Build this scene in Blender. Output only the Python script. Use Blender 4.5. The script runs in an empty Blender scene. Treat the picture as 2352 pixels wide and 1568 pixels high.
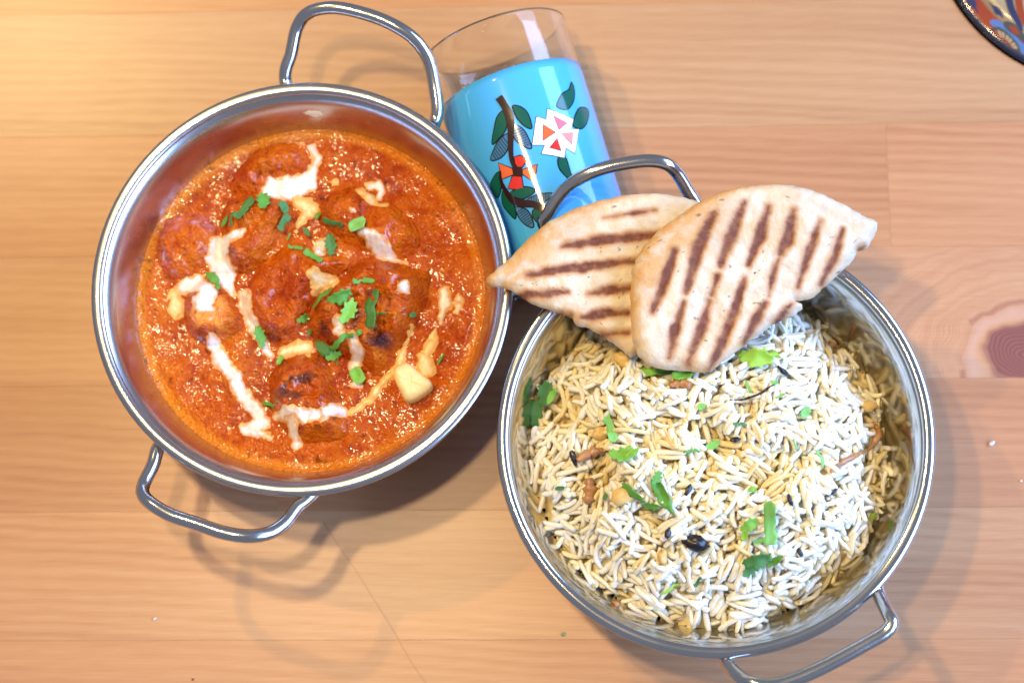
import bpy, math, random
import numpy as np
from mathutils import Vector, Matrix
from mathutils.geometry import delaunay_2d_cdt

random.seed(7)
RNG = np.random.default_rng(7)
SC = bpy.context.scene
COL = SC.collection

# ------------------------------------------------------------------ camera
FPX, NX, NY, CH = 4200.0, 1390.0, 1640.0, 0.679       # focal length (px of a 2352-wide picture), nadir pixel, camera height
_d = np.array([(NX - 1176) / FPX, -(NY - 784) / FPX, -1.0]); _d /= np.linalg.norm(_d)
ZC = -_d
XC = np.array([1.0, 0, 0]) - ZC * ZC[0]; XC /= np.linalg.norm(XC)
YC = np.cross(ZC, XC)
RW = np.array([XC, YC, ZC])                            # camera -> world rotation
CAM = np.array([0.0, 0.0, CH])


def ray(px, py):
    return RW @ np.array([(px - 1176) / FPX, -(py - 784) / FPX, -1.0])


def W(px, py, z=0.0):
    v = ray(px, py); t = (z - CH) / v[2]
    return np.array([v[0] * t, v[1] * t, z])


def crop(x0, y0, k):                                   # a measured crop of the photograph -> 2352-wide pixels
    s = 2352 / 3936
    return lambda x, y: ((x0 + k * x) * s, (y0 + k * y) * s)


cam_d = bpy.data.cameras.new('camera')
cam_d.sensor_width = 36; cam_d.lens = 36 * FPX / 2352
cam_d.clip_start = 0.01; cam_d.clip_end = 20
cam_d.dof.use_dof = True; cam_d.dof.focus_distance = 0.635; cam_d.dof.aperture_fstop = 6.3
cam = bpy.data.objects.new('camera', cam_d); COL.objects.link(cam)
M = Matrix.Identity(4)
for i in range(3):
    for j in range(3):
        M[i][j] = RW[i, j]
    M[i][3] = CAM[i]
cam.matrix_world = M
SC.camera = cam

# ------------------------------------------------------------------ world and lamps
world = bpy.data.worlds.new('World'); SC.world = world; world.use_nodes = True
bg = world.node_tree.nodes['Background']
bg.inputs[0].default_value = (0.72, 0.80, 1.0, 1); bg.inputs[1].default_value = 0.30


def lamp(name, loc, watts, color, radius):
    l = bpy.data.lights.new(name, 'POINT'); l.energy = watts; l.color = color; l.shadow_soft_size = radius
    o = bpy.data.objects.new(name, l); COL.objects.link(o); o.location = loc
    return o


WARM = (1.0, 0.73, 0.34)
lamp('ceiling_lamp', (-0.243, 0.25, 0.8), 11, WARM, 0.018)
lamp('ceiling_lamp', (-0.49, 0.59, 0.8), 13, (1.0, 0.73, 0.29), 0.016)
lamp('ceiling_lamp', (-0.118, 0.126, 0.8), 8, (1.0, 0.73, 0.40), 0.018)
wl = bpy.data.lights.new('window_light', 'AREA'); wl.shape = 'RECTANGLE'; wl.size = 2.1; wl.size_y = 0.75
wl.energy = 74; wl.color = (0.32, 0.51, 1.0)
wo = bpy.data.objects.new('window_light', wl); COL.objects.link(wo); wo.location = (1.2, 0.12, 0.82)
wo.rotation_euler = Vector((-1.0, 0.0, -0.45)).to_track_quat('-Z', 'Y').to_euler()

SC.view_settings.view_transform = 'Standard'; SC.view_settings.look = 'None'
SC.view_settings.exposure = 0.0; SC.view_settings.gamma = 1.0
SC.render.engine = 'CYCLES'
SC.cycles.use_denoising = True
SC.cycles.max_bounces = 10; SC.cycles.transmission_bounces = 8
SC.cycles.sample_clamp_indirect = 6


# ------------------------------------------------------------------ helpers
def tag(o, label=None, cat=None, group=None, kind=None):
    for k, v in (('label', label), ('category', cat), ('group', group), ('kind', kind)):
        if v:
            o[k] = v
    return o


def obj(name, me, parent=None):
    o = bpy.data.objects.new(name, me); COL.objects.link(o)
    if parent:
        o.parent = parent
    return o


def empty(name, loc=(0, 0, 0)):
    o = bpy.data.objects.new(name, None); COL.objects.link(o); o.location = loc; o.empty_display_size = 0.01
    return o


def mesh(name, v, f, mat=None, col=None, smooth=True):
    me = bpy.data.meshes.new(name)
    v = np.asarray(v, float)
    if isinstance(f, np.ndarray):
        n, k = f.shape
        me.vertices.add(len(v)); me.vertices.foreach_set('co', v.ravel())
        me.loops.add(n * k); me.loops.foreach_set('vertex_index', f.ravel().astype(np.int32))
        me.polygons.add(n)
        me.polygons.foreach_set('loop_start', np.arange(n, dtype=np.int32) * k)
        me.polygons.foreach_set('loop_total', np.full(n, k, np.int32))
        me.update(calc_edges=True)
    else:
        me.from_pydata([tuple(p) for p in v], [], [tuple(q) for q in f]); me.update()
    if col is not None:
        a = me.attributes.new('Col', 'FLOAT_COLOR', 'POINT')
        c = np.ones((len(v), 4)); c[:, :np.asarray(col).shape[1]] = col
        a.data.foreach_set('color', c.ravel())
    if smooth:
        me.polygons.foreach_set('use_smooth', np.ones(len(me.polygons), bool))
    if mat:
        me.materials.append(mat)
    me.validate()
    return me


def catmull(pts, n=8, closed=False):
    P = np.asarray(pts, float); out = []
    m = len(P)
    for i in range(m if closed else m - 1):
        if closed:
            a, b, c, d = P[(i - 1) % m], P[i], P[(i + 1) % m], P[(i + 2) % m]
        else:
            a, b, c, d = P[max(i - 1, 0)], P[i], P[i + 1], P[min(i + 2, m - 1)]
        for t in np.arange(n) / n:
            out.append(0.5 * ((2 * b) + (c - a) * t + (2 * a - 5 * b + 4 * c - d) * t * t + (3 * b - a - 3 * c + d) * t ** 3))
    if not closed:
        out.append(P[-1])
    return np.array(out)


def lathe(prof, n=160, closed=False):
    P = np.asarray(prof, float); m = len(P)
    a = np.arange(n) * 2 * np.pi / n
    v = np.stack([P[:, 0, None] * np.cos(a), P[:, 0, None] * np.sin(a), np.repeat(P[:, 1, None], n, 1)], -1).reshape(-1, 3)
    f = []
    for i in range(m if closed else m - 1):
        i2 = (i + 1) % m
        for j in range(n):
            j2 = (j + 1) % n
            f.append((i * n + j, i * n + j2, i2 * n + j2, i2 * n + j))
    return v, np.array(f)


def tube(path, rad, n=14, flat=None):
    P = np.asarray(path, float); m = len(P)
    rad = np.broadcast_to(rad, (m,))
    T = np.gradient(P, axis=0); T /= np.linalg.norm(T, axis=1)[:, None]
    u = np.cross(T[0], [0, 0, 1.0]); u /= np.linalg.norm(u)
    V = []
    for i in range(m):
        u = u - T[i] * (u @ T[i]); u /= np.linalg.norm(u)
        w = np.cross(T[i], u)
        for k in range(n):
            a = 2 * math.pi * k / n
            V.append(P[i] + rad[i] * (math.cos(a) * u + math.sin(a) * w))
    f = [(i * n + k, i * n + (k + 1) % n, (i + 1) * n + (k + 1) % n, (i + 1) * n + k) for i in range(m - 1) for k in range(n)]
    f += [tuple(range(n))[::-1], tuple(range((m - 1) * n, m * n))]
    return V, f


def _hash(i, j, s):
    h = (i * 374761393 + j * 668265263 + s * 1442695041) & 0xFFFFFFFF
    h = ((h ^ (h >> 13)) * 1274126177) & 0xFFFFFFFF
    return ((h ^ (h >> 16)) & 0xFFFF) / 65535.0


def vnoise(x, y, s=0):
    x = np.asarray(x, float); y = np.asarray(y, float)
    i = np.floor(x).astype(np.int64); j = np.floor(y).astype(np.int64)
    u = x - i; v = y - j; u = u * u * (3 - 2 * u); v = v * v * (3 - 2 * v)
    return ((_hash(i, j, s) * (1 - u) + _hash(i + 1, j, s) * u) * (1 - v) + (_hash(i, j + 1, s) * (1 - u) + _hash(i + 1, j + 1, s) * u) * v) * 2 - 1


def fbm(x, y, s=0, o=4):
    r = 0; a = 1; t = 0
    for k in range(o):
        r = r + a * vnoise(x * 2 ** k + 13.7 * k, y * 2 ** k + 7.1 * k, s + k); t += a; a *= 0.5
    return r / t


def sstep(a, b, x):
    t = np.clip((x - a) / (b - a), 0, 1); return t * t * (3 - 2 * t)


def poly_sdf(P, x, y):                                  # positive inside
    P = np.asarray(P)[:, :2]; x = np.asarray(x, float); y = np.asarray(y, float)
    d = np.full(x.shape, 1e9); ins = np.zeros(x.shape, bool)
    for a, b in zip(P, np.roll(P, -1, 0)):
        e = b - a; wx = x - a[0]; wy = y - a[1]
        t = np.clip((wx * e[0] + wy * e[1]) / (e @ e + 1e-18), 0, 1)
        d = np.minimum(d, np.hypot(wx - t * e[0], wy - t * e[1]))
        c = ((a[1] <= y) & (b[1] > y)) | ((b[1] <= y) & (a[1] > y))
        with np.errstate(all='ignore'):
            ins ^= c & (wx < wy * e[0] / (e[1] if abs(e[1]) > 1e-15 else 1e-15))
    return np.where(ins, d, -d)


def stroke_sdf(P, x, y):                                # polyline of (x, y, half width); positive inside
    P = np.asarray(P); best = np.full(np.shape(x), -1e9)
    if len(P) == 1:
        return P[0, 2] - np.hypot(x - P[0, 0], y - P[0, 1])
    for a, b in zip(P[:-1], P[1:]):
        e = b[:2] - a[:2]; wx = x - a[0]; wy = y - a[1]
        t = np.clip((wx * e[0] + wy * e[1]) / (e @ e + 1e-18), 0, 1)
        best = np.maximum(best, a[2] + (b[2] - a[2]) * t - np.hypot(wx - t * e[0], wy - t * e[1]))
    return best


class NT:
    """small wrapper for procedural materials"""
    def __init__(s, name):
        s.m = bpy.data.materials.new(name); s.m.use_nodes = True
        s.t = s.m.node_tree; s.b = s.t.nodes['Principled BSDF']

    def n(s, typ, ins=None, **kw):
        nd = s.t.nodes.new('ShaderNode' + typ)
        for k, v in kw.items():
            setattr(nd, k, v)
        for k, v in (ins or {}).items():
            s.put(nd.inputs[k], v)
        return nd

    def put(s, sock, v):
        if isinstance(v, bpy.types.NodeSocket):
            s.t.links.new(v, sock)
        else:
            sock.default_value = v

    def math(s, op, a, b=0.0, c=0.0):
        return s.n('Math', {0: a, 1: b, 2: c}, operation=op).outputs[0]

    def mix(s, f, a, b, mode='MIX'):
        nd = s.n('Mix', data_type='RGBA', blend_type=mode)
        s.put(nd.inputs[0], f); s.put(nd.inputs[6], a); s.put(nd.inputs[7], b)
        return nd.outputs[2]

    def noise(s, vec, scale, detail=4, rough=0.55, out=0):
        nd = s.n('TexNoise', {'Scale': scale, 'Detail': detail, 'Roughness': rough})
        if vec is not None:
            s.put(nd.inputs['Vector'], vec)
        return nd.outputs[out]

    def ramp(s, f, stops):
        nd = s.n('ValToRGB'); s.put(nd.inputs[0], f); e = nd.color_ramp.elements
        while len(e) < len(stops):
            e.new(0.5)
        for q, (p, c) in zip(e, stops):
            q.position = p; q.color = c if len(c) == 4 else (*c, 1)
        return nd.outputs[0]

    def vmul(s, v, k):
        return s.n('VectorMath', {0: v, 1: k}, operation='MULTIPLY').outputs[0]

    def bump(s, h, strength=0.3, dist=0.001):
        nd = s.n('Bump', {'Height': h, 'Strength': strength, 'Distance': dist})
        s.t.links.new(nd.outputs[0], s.b.inputs['Normal'])

    def set(s, **kw):
        for k, v in kw.items():
            s.put(s.b.inputs[k.replace('_', ' ')], v)
        return s


def c4(r, g, b):
    return (r, g, b, 1.0)


# ------------------------------------------------------------------ materials
KNOT = W(2362, 812)


def wood(name, knot=False):
    s = NT(name)
    pos = s.n('NewGeometry').outputs['Position']
    info = s.n('ObjectInfo')
    off = s.n('CombineXYZ', {0: s.math('MULTIPLY', info.outputs['Random'], 3.0), 1: s.math('MULTIPLY', info.outputs['Random'], 1.7), 2: 0.0}).outputs[0]
    p = s.n('VectorMath', {0: pos, 1: off}, operation='ADD').outputs[0] if not knot else pos
    sep = s.n('SeparateXYZ', {0: p})
    warp = s.noise(s.vmul(p, (5.0, 16.0, 0)), 1.0, 3)
    y = s.math('ADD', sep.outputs[1], s.math('MULTIPLY', warp, 0.018))
    y = s.math('ADD', y, s.math('MULTIPLY', sep.outputs[0], 0.05))
    if knot:
        dv = s.vmul(s.n('VectorMath', {0: pos, 1: tuple(KNOT)}, operation='SUBTRACT').outputs[0], (0.85, 1.10, 0))
        dist = s.n('VectorMath', {0: dv}, operation='LENGTH').outputs[1]
        dist = s.math('ADD', dist, s.math('MULTIPLY', s.math('SUBTRACT', s.noise(pos, 60.0, 2), 0.5), 0.010))
        near = s.n('MapRange', {0: dist, 1: 0.020, 2: 0.052, 3: 1.0, 4: 0.0}).outputs[0]
        y = s.math('ADD', s.math('MULTIPLY', y, s.math('SUBTRACT', 1.0, near)), s.math('MULTIPLY', dist, near))
    wv = s.math('SINE', s.math('MULTIPLY', y, 2 * math.pi * 230))
    wv = s.math('MULTIPLY_ADD', wv, 0.5, 0.5)
    amp = s.noise(s.vmul(p, (7.0, 30.0, 0)), 1.0, 3)
    broad = s.noise(s.n('CombineXYZ', {0: s.math('MULTIPLY', sep.outputs[0], 1.2), 1: s.math('MULTIPLY', y, 60.0), 2: 0.0}).outputs[0], 1.0, 4)
    fib = s.noise(s.vmul(p, (60.0, 2200.0, 0)), 1.0, 3)
    fac = s.math('ADD', s.math('MULTIPLY', s.math('MULTIPLY', wv, s.math('POWER', amp, 2.0)), 0.50), s.math('MULTIPLY', broad, 0.66))
    fac = s.math('ADD', fac, s.math('MULTIPLY', s.math('SUBTRACT', fib, 0.5), 0.60))
    col = s.ramp(fac, [(0.20, (0.520, 0.285, 0.128)), (0.52, (0.430, 0.208, 0.086)), (0.92, (0.275, 0.110, 0.045))])
    col = s.mix(1.0, col, info.outputs['Color'], 'MULTIPLY')
    if knot:
        kf = s.n('MapRange', {0: dist, 1: 0.0120, 2: 0.0158, 3: 0.96, 4: 0.0}, interpolation_type='SMOOTHSTEP').outputs[0]
        kr = s.math('MULTIPLY_ADD', s.math('SINE', s.math('MULTIPLY', dist, 2 * math.pi * 700)), 0.5, 0.5)
        kc = s.mix(kr, c4(0.17, 0.040, 0.026), c4(0.25, 0.072, 0.046))
        pale = s.n('MapRange', {0: s.math('ABSOLUTE', s.math('SUBTRACT', dist, 0.0180)), 1: 0.0, 2: 0.0028, 3: 0.55, 4: 0.0}, interpolation_type='SMOOTHSTEP').outputs[0]
        col = s.mix(pale, col, c4(0.60, 0.36, 0.24))
        col = s.mix(kf, col, kc)
        ring = s.n('MapRange', {0: s.math('ABSOLUTE', s.math('SUBTRACT', dist, 0.0215)), 1: 0.0, 2: 0.0016, 3: 0.55, 4: 0.0}).outputs[0]
        lop = s.noise(pos, 35.0, 1)
        col = s.mix(s.math('MULTIPLY', ring, s.math('GREATER_THAN', lop, 0.48)), col, c4(0.26, 0.07, 0.04))
    # long scratch and small dents in the varnish
    A, B = W(745, 1195), W(985, 1580)
    d = (B - A) / np.linalg.norm(B - A); nrm = (-d[1], d[0], 0.0)
    rel = s.n('VectorMath', {0: pos, 1: tuple(A)}, operation='SUBTRACT').outputs[0]
    sd = s.n('VectorMath', {0: rel, 1: nrm}, operation='DOT_PRODUCT').outputs[1]
    sd = s.math('ADD', sd, s.math('MULTIPLY', s.math('SUBTRACT', s.noise(pos, 25.0, 1), 0.5), 0.003))
    al = s.n('VectorMath', {0: rel, 1: tuple(d)}, operation='DOT_PRODUCT').outputs[1]
    line = s.n('MapRange', {0: s.math('ABSOLUTE', sd), 1: 0.0001, 2: 0.0004, 3: 0.45, 4: 0.0}).outputs[0]
    line = s.math('MULTIPLY', line, s.math('GREATER_THAN', al, 0.0))
    col = s.mix(line, col, c4(0.30, 0.12, 0.05))
    speck = s.n('TexVoronoi', {'Vector': pos, 'Scale': 45.0}).outputs['Distance']
    spk = s.n('MapRange', {0: speck, 1: 0.018, 2: 0.035, 3: 1.0, 4: 0.0}).outputs[0]
    keep = s.math('GREATER_THAN', s.noise(pos, 18.0, 1), 0.60)
    spk = s.math('MULTIPLY', spk, keep)
    col = s.mix(s.math('MULTIPLY', spk, 0.6), col, c4(0.16, 0.07, 0.035))
    h = s.math('ADD', s.math('MULTIPLY', fib, 0.5), s.math('MULTIPLY', wv, 0.15))
    h = s.math('SUBTRACT', h, s.math('MULTIPLY', line, 1.5))
    s.set(Base_Color=col, Roughness=s.math('MULTIPLY_ADD', fib, 0.16, 0.40), Specular_IOR_Level=0.35, Coat_Weight=0.85, Coat_Roughness=0.33)
    s.bump(h, 0.35, 0.00025)
    return s.m


WOOD = wood('varnished_pine'); WOODK = wood('varnished_pine_knot', True)


def steel(name, rough, tint):
    s = NT(name)
    tc = s.n('TexCoord').outputs['Object']
    sep = s.n('SeparateXYZ', {0: tc})
    r = s.math('SQRT', s.math('ADD', s.math('MULTIPLY', sep.outputs[0], sep.outputs[0]), s.math('MULTIPLY', sep.outputs[1], sep.outputs[1])))
    v = s.n('CombineXYZ', {0: s.math('MULTIPLY', r, 1500.0), 1: s.math('MULTIPLY', sep.outputs[2], 1500.0), 2: 0.0}).outputs[0]
    br = s.noise(v, 1.0, 2); bl = s.noise(tc, 40.0, 3); sm = s.noise(tc, 130.0, 3)
    s.set(Base_Color=s.mix(bl, c4(*[t * 0.92 for t in tint]), c4(*tint)), Metallic=1.0,
          Roughness=s.math('ADD', s.math('MULTIPLY', br, 0.08), s.math('MULTIPLY_ADD', bl, 0.12, rough - 0.07)))
    s.bump(s.math('ADD', br, s.math('MULTIPLY', sm, 1.2)), 0.10, 0.0002)
    return s.m


STEEL_A = steel('satin_steel', 0.23, (0.58, 0.57, 0.57))
STEEL_B = steel('polished_steel', 0.12, (0.64, 0.635, 0.63))
STEEL_H = steel('handle_steel', 0.15, (0.62, 0.61, 0.61))


def vcol(name, rough=0.5, spec=0.5, bump=None, sss=0.0, sssr=(1, 0.3, 0.1), scale=0.002, coat=0.0, rvar=0.0, det=4):
    s = NT(name)
    a = s.n('Attribute', attribute_name='Col')
    s.set(Base_Color=a.outputs['Color'], Roughness=rough, Specular_IOR_Level=spec, Coat_Weight=coat, Coat_Roughness=0.08)
    tc = s.n('TexCoord').outputs['Object']
    if rvar:
        s.set(Roughness=s.math('MULTIPLY_ADD', s.noise(tc, 260.0, 3), rvar * 2, rough - rvar))
    if sss:
        s.set(Subsurface_Weight=sss, Subsurface_Radius=sssr, Subsurface_Scale=scale)
    if bump:
        sc, st, di = bump
        s.bump(s.noise(tc, sc, det, 0.6), st, di)
    return s.m




def wet(name, rough, scale, mask_scale, lo, hi, dist, sp):
    """glossy sauce: smooth film with scattered pulp grains that each catch a glint"""
    s = NT(name)
    tc = s.n('TexCoord').outputs['Object']
    jit = s.n('VectorMath', {0: tc, 1: s.vmul(s.noise(tc, 300.0, 2, out=1), (0.002, 0.002, 0.002))}, operation='ADD').outputs[0]
    v = s.n('TexVoronoi', {'Vector': jit, 'Scale': scale})
    grain = s.n('MapRange', {0: v.outputs['Distance'], 1: 0.0, 2: 0.40, 3: 1.0, 4: 0.0}, interpolation_type='SMOOTHSTEP').outputs[0]
    pick = s.n('SeparateColor', {0: v.outputs['Color']}).outputs[0]
    zone = s.n('MapRange', {0: s.noise(tc, mask_scale, 2), 1: lo, 2: hi, 3: 0.0, 4: 1.0}).outputs[0]
    grain = s.math('MULTIPLY', s.math('MULTIPLY', grain, s.math('MULTIPLY', pick, pick)), s.math('ADD', zone, 0.05))
    h = s.math('ADD', s.math('MULTIPLY', grain, 0.8), s.math('MULTIPLY', s.noise(tc, 800.0, 1), s.math('MULTIPLY_ADD', zone, -0.2, 1.0)))
    s.set(Base_Color=s.n('Attribute', attribute_name='Col').outputs['Color'], Roughness=rough, Specular_IOR_Level=sp)
    s.bump(h, 1.0, dist)
    film = s.noise(tc, 520.0, 0.8)   # oily film lying over the pulp
    nd = s.n('Bump', {'Height': film, 'Strength': 1.0, 'Distance': 0.00048})
    s.set(Coat_Weight=s.math('MULTIPLY_ADD', zone, 0.95, 0.10), Coat_Roughness=0.10, Coat_Normal=nd.outputs[0])
    return s.m


SAUCE = wet('curry_sauce', 0.30, 520.0, 80.0, 0.42, 0.60, 0.0014, 0.10)
MEAT = wet('sauce_coated_meat', 0.30, 600.0, 95.0, 0.48, 0.66, 0.0012, 0.10)
CREAM = vcol('fresh_cream', 0.30, 0.5, (700.0, 0.4, 0.0004), sss=0.15, scale=0.001)
BREAD = vcol('grilled_bread', 0.75, 0.25, (420.0, 0.7, 0.0008))
RICE = vcol('cooked_rice', 0.42, 0.40, None, sss=0.45, sssr=(1, 0.72, 0.36), scale=0.0014)


def plain(name, col, rough=0.5, spec=0.5, var=0.25, scale=300.0, metallic=0.0, coat=0.0, trans=0.0):
    s = NT(name)
    tc = s.n('TexCoord').outputs['Object']
    n = s.noise(tc, scale, 3)
    s.set(Base_Color=s.mix(n, c4(*[q * (1 - var) for q in col]), c4(*[min(1, q * (1 + var)) for q in col])), Roughness=rough,
          Specular_IOR_Level=spec, Metallic=metallic, Coat_Weight=coat, Coat_Roughness=0.10)
    return s.m


def herb(name, col):
    s = NT(name)
    tc = s.n('TexCoord').outputs['Object']; info = s.n('ObjectInfo')
    n = s.noise(tc, 500.0, 3)
    base = s.mix(n, c4(*[q * 0.6 for q in col]), c4(*[q * 1.35 for q in col]))
    base = s.mix(1.0, base, info.outputs['Color'], 'MULTIPLY')
    s.set(Base_Color=base, Roughness=0.42, Specular_IOR_Level=0.4, Subsurface_Weight=0.1, Subsurface_Scale=0.001)
    s.bump(n, 0.4, 0.0003)
    return s.m


HERB = herb('coriander_green', (0.12, 0.34, 0.055))

# ------------------------------------------------------------------ the table top: glued pine planks
table = empty('table_top'); tag(table, 'pale varnished pine table top of glued planks', None, None, 'structure')
seam_px = [-290, 14, 298, 578, 877, 1170, 1468, 1775]
ys = [W(1176, q)[1] for q in seam_px]
tints = [(1.05, 0.95, 0.82), (1.0, 1.03, 1.02), (1.02, 0.93, 0.88), (1.06, 1.02, 1.06), (0.96, 0.86, 0.84), (1.08, 1.04, 1.04), (1.02, 0.92, 0.86)]
X0, X1 = W(-500, 800)[0], W(2900, 800)[0]
cuts = {0: [], 1: [], 2: [2041], 3: [820], 4: [640], 5: [], 6: []}
for i in range(len(ys) - 1):
    xs = [X0] + [W(q, (seam_px[i] + seam_px[i + 1]) / 2)[0] for q in cuts[i]] + [X1]
    for k in range(len(xs) - 1):
        a, b, c, d, g = xs[k], xs[k + 1], ys[i + 1], ys[i], 0.000015
        bev = 0.00006
        v = [(a + g, c + g, -bev), (b - g, c + g, -bev), (b - g, d - g, -bev), (a + g, d - g, -bev),
             (a + g + bev, c + g + bev, 0), (b - g - bev, c + g + bev, 0), (b - g - bev, d - g - bev, 0), (a + g + bev, d - g - bev, 0),
             (a + g, c + g, -0.026), (b - g, c + g, -0.026), (b - g, d - g, -0.026), (a + g, d - g, -0.026)]
        f = [(4, 5, 6, 7), (0, 1, 5, 4), (1, 2, 6, 5), (2, 3, 7, 6), (3, 0, 4, 7), (8, 9, 1, 0), (9, 10, 2, 1), (10, 11, 3, 2), (11, 8, 0, 3), (11, 10, 9, 8)]
        o = obj('plank', mesh('plank', v, f, WOODK if (i == 3 and k == len(xs) - 2) else WOOD, smooth=False), table)
        t = tints[i]; j = 1 + 0.06 * (k - 0.5) if len(xs) > 2 else 1
        o.color = (t[0] * j, t[1] * j, t[2] * j, 1)

# ------------------------------------------------------------------ the two steel serving bowls
RIMZ = 0.055
INNER = [(0.0001, 0.0012), (0.030, 0.0012), (0.046, 0.0016), (0.053, 0.0050), (0.0575, 0.0120), (0.0608, 0.0220), (0.0638, 0.0340),
         (0.0660, 0.0430), (0.0676, 0.0485), (0.0690, 0.0515), (0.0706, 0.0533), (0.0718, 0.0540)]
OUTER = [(r + 0.0009, z - 0.0009 if z < 0.006 else z - 0.0004) for r, z in INNER[:-1]]
OUTER[0] = (0.0001, 0.0003)
INNER_C = catmull(INNER, 6)


def wall_r(z):
    return float(np.interp(z, INNER_C[:, 1], INNER_C[:, 0]))


def bowl(cx, cy, mat, label, handles):
    root = empty('serving_bowl', (cx, cy, 0)); tag(root, label, 'bowl', 'steel serving bowls with two handles')
    prof = np.vstack([INNER_C, catmull(OUTER, 6)[::-1]])
    prof[prof[:, 1] < 0.0003, 1] = 0.0003
    o = obj('bowl_body', mesh('bowl_body', *lathe(prof, 200), mat), root)
    a = np.linspace(0, 2 * np.pi, 20, endpoint=False)
    bead = np.stack([0.0729 + 0.0022 * np.cos(a), 0.0537 + 0.0015 * np.sin(a)], 1)
    obj('rolled_rim', mesh('rolled_rim', *lathe(bead, 200, True), mat), root)
    for pts in handles:
        P = np.array([W(x, y, z) for x, y, z in pts]) - np.array([cx, cy, 0])
        for e, nb in ((0, 1), (-1, -2)):                # ends run in under the rim to the wall
            q = P[e].copy(); r = math.hypot(q[0], q[1]); zz = 0.041
            k = (wall_r(zz) + 0.0022) / r
            q = np.array([q[0] * k, q[1] * k, zz])
            P = np.vstack([[q], P]) if e == 0 else np.vstack([P, [q]])
        C = catmull(P, 8)
        h = obj('handle', mesh('handle', *tube(C, 0.0024, 16), STEEL_H), root)
        for e in (0, -1):                               # flattened welded ends
            i0, i1 = (0, 9) if e == 0 else (len(C) - 10, len(C))
            seg = C[i0:i1] + np.array([0, 0, 0.0009])
            tp = np.full(len(seg), 0.0021)
            tp[-1 if e == 0 else 0] = 0.0008
            obj('welded_end', mesh('welded_end', *tube(seg, tp, 12), STEEL_H), h)
    return root


c7 = crop(0, 1500, 1500 / 2093); c1 = crop(300, 0, 1800 / 2352); c4z = crop(1800, 600, 1700 / 2352); c6 = crop(2900, 1824, 800 / 1568)
c5 = crop(1850, 1100, 1800 / 1852); c8 = crop(500, 480, 1400 / 1638)


def hz(fn, pts, z0=0.049, z1=0.062):
    n = len(pts); out = []
    for i, (x, y) in enumerate(pts):
        t = min(i, n - 1 - i) / (n / 2.0)
        out.append((*fn(x, y), z0 + (z1 - z0) * min(1, 1.5 * t)))
    return out


CA = W(690.5, 652.8, RIMZ); CB = W(1642, 1002.3, RIMZ)
bowl(CA[0], CA[1], STEEL_A, 'satin steel two-handled bowl holding the orange curry',
     [hz(c1, [(1040, 385), (1070, 270), (1100, 140), (1160, 65), (1280, 40), (1420, 65), (1560, 115), (1680, 190), (1755, 290), (1788, 420), (1800, 590)]),
      hz(c7, [(860, 290), (820, 400), (772, 500), (768, 555), (810, 605), (910, 665), (1050, 712), (1200, 762), (1330, 780), (1440, 765), (1530, 710), (1600, 620), (1690, 540)])])
bowl(CB[0], CB[1], STEEL_B, 'polished steel two-handled bowl heaped with rice',
     [hz(c4z, [(415, 400), (430, 300), (520, 170), (650, 90), (800, 45), (950, 25), (1050, 40), (1110, 90), (1165, 180), (1225, 300)]),
      [(*c6(*q), z) for q, z in [((900, 810), .049), ((950, 930), .054), ((1010, 1050), .060), ((1035, 1120), .062), ((980, 1190), .062), ((880, 1250), .062),
                                ((700, 1350), .062), ((500, 1455), .062), ((330, 1530), .062), ((200, 1572), .062), ((90, 1585), .062), ((-10, 1570), .061), ((-90, 1535), .058), ((-160, 1475), .055), ((-215, 1400), .052), ((-250, 1325), .048)]]])

# ------------------------------------------------------------------ the curry: sauce, meat, cream
GS = 0.00034; GN = 190
gx = (np.arange(-GN, GN + 1)) * GS
GX, GY = np.meshgrid(gx + CA[0], gx + CA[1], indexing='ij')
RR = np.hypot(GX - CA[0], GY - CA[1])
ZS = 0.0335
RS = wall_r(ZS)


def S8(x, y, z=0.036):
    return W(*c8(x, y), z)[:2]


K8 = np.linalg.norm(S8(1000, 700) - S8(0, 700)) / 1000   # metres per crop pixel

low = fbm(GX * 90, GY * 90, 3)
fine = fbm(GX * 800, GY * 800, 9, 2)
grit = fbm(GX * 420, GY * 420, 21, 2)
PATCH = 0.30 + 1.0 * sstep(-0.15, 0.45, fbm(GX * 60, GY * 60, 55, 2))
HS = ZS + 0.0017 * low + (0.00003 * fine + 0.00004 * grit) * PATCH
edge = sstep(RS - 0.006, RS - 0.001, RR)
HS = HS * (1 - edge) + (ZS + 0.00012 * fine) * edge + 0.0006 * sstep(RS - 0.0012, RS, RR)
DEEP, MIDC, LITE = np.array([0.33, 0.036, 0.001]), np.array([0.47, 0.080, 0.002]), np.array([0.55, 0.125, 0.004])


def sauce_col(t):
    t = np.clip(t, 0, 1)[..., None]
    return np.where(t < 0.5, DEEP + (MIDC - DEEP) * t * 2, MIDC + (LITE - MIDC) * (t - 0.5) * 2)


TC = 0.50 + 0.55 * low + 0.40 * grit + 0.25 * fine
cs = sauce_col(TC)
oil = sstep(RS - 0.0045, RS - 0.002, RR)[..., None]
cs = cs * (1 - oil) + np.array([0.58, 0.16, 0.006]) * oil
fl = (fbm(GX * 520, GY * 520, 77, 2) > 0.62)[..., None]   # herb and spice flecks
cs = np.where(fl, cs * np.array([0.45, 0.5, 0.8]), cs)


def grid_faces(mask):
    q = mask[:-1, :-1] & mask[1:, :-1] & mask[1:, 1:] & mask[:-1, 1:]
    return q


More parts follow.
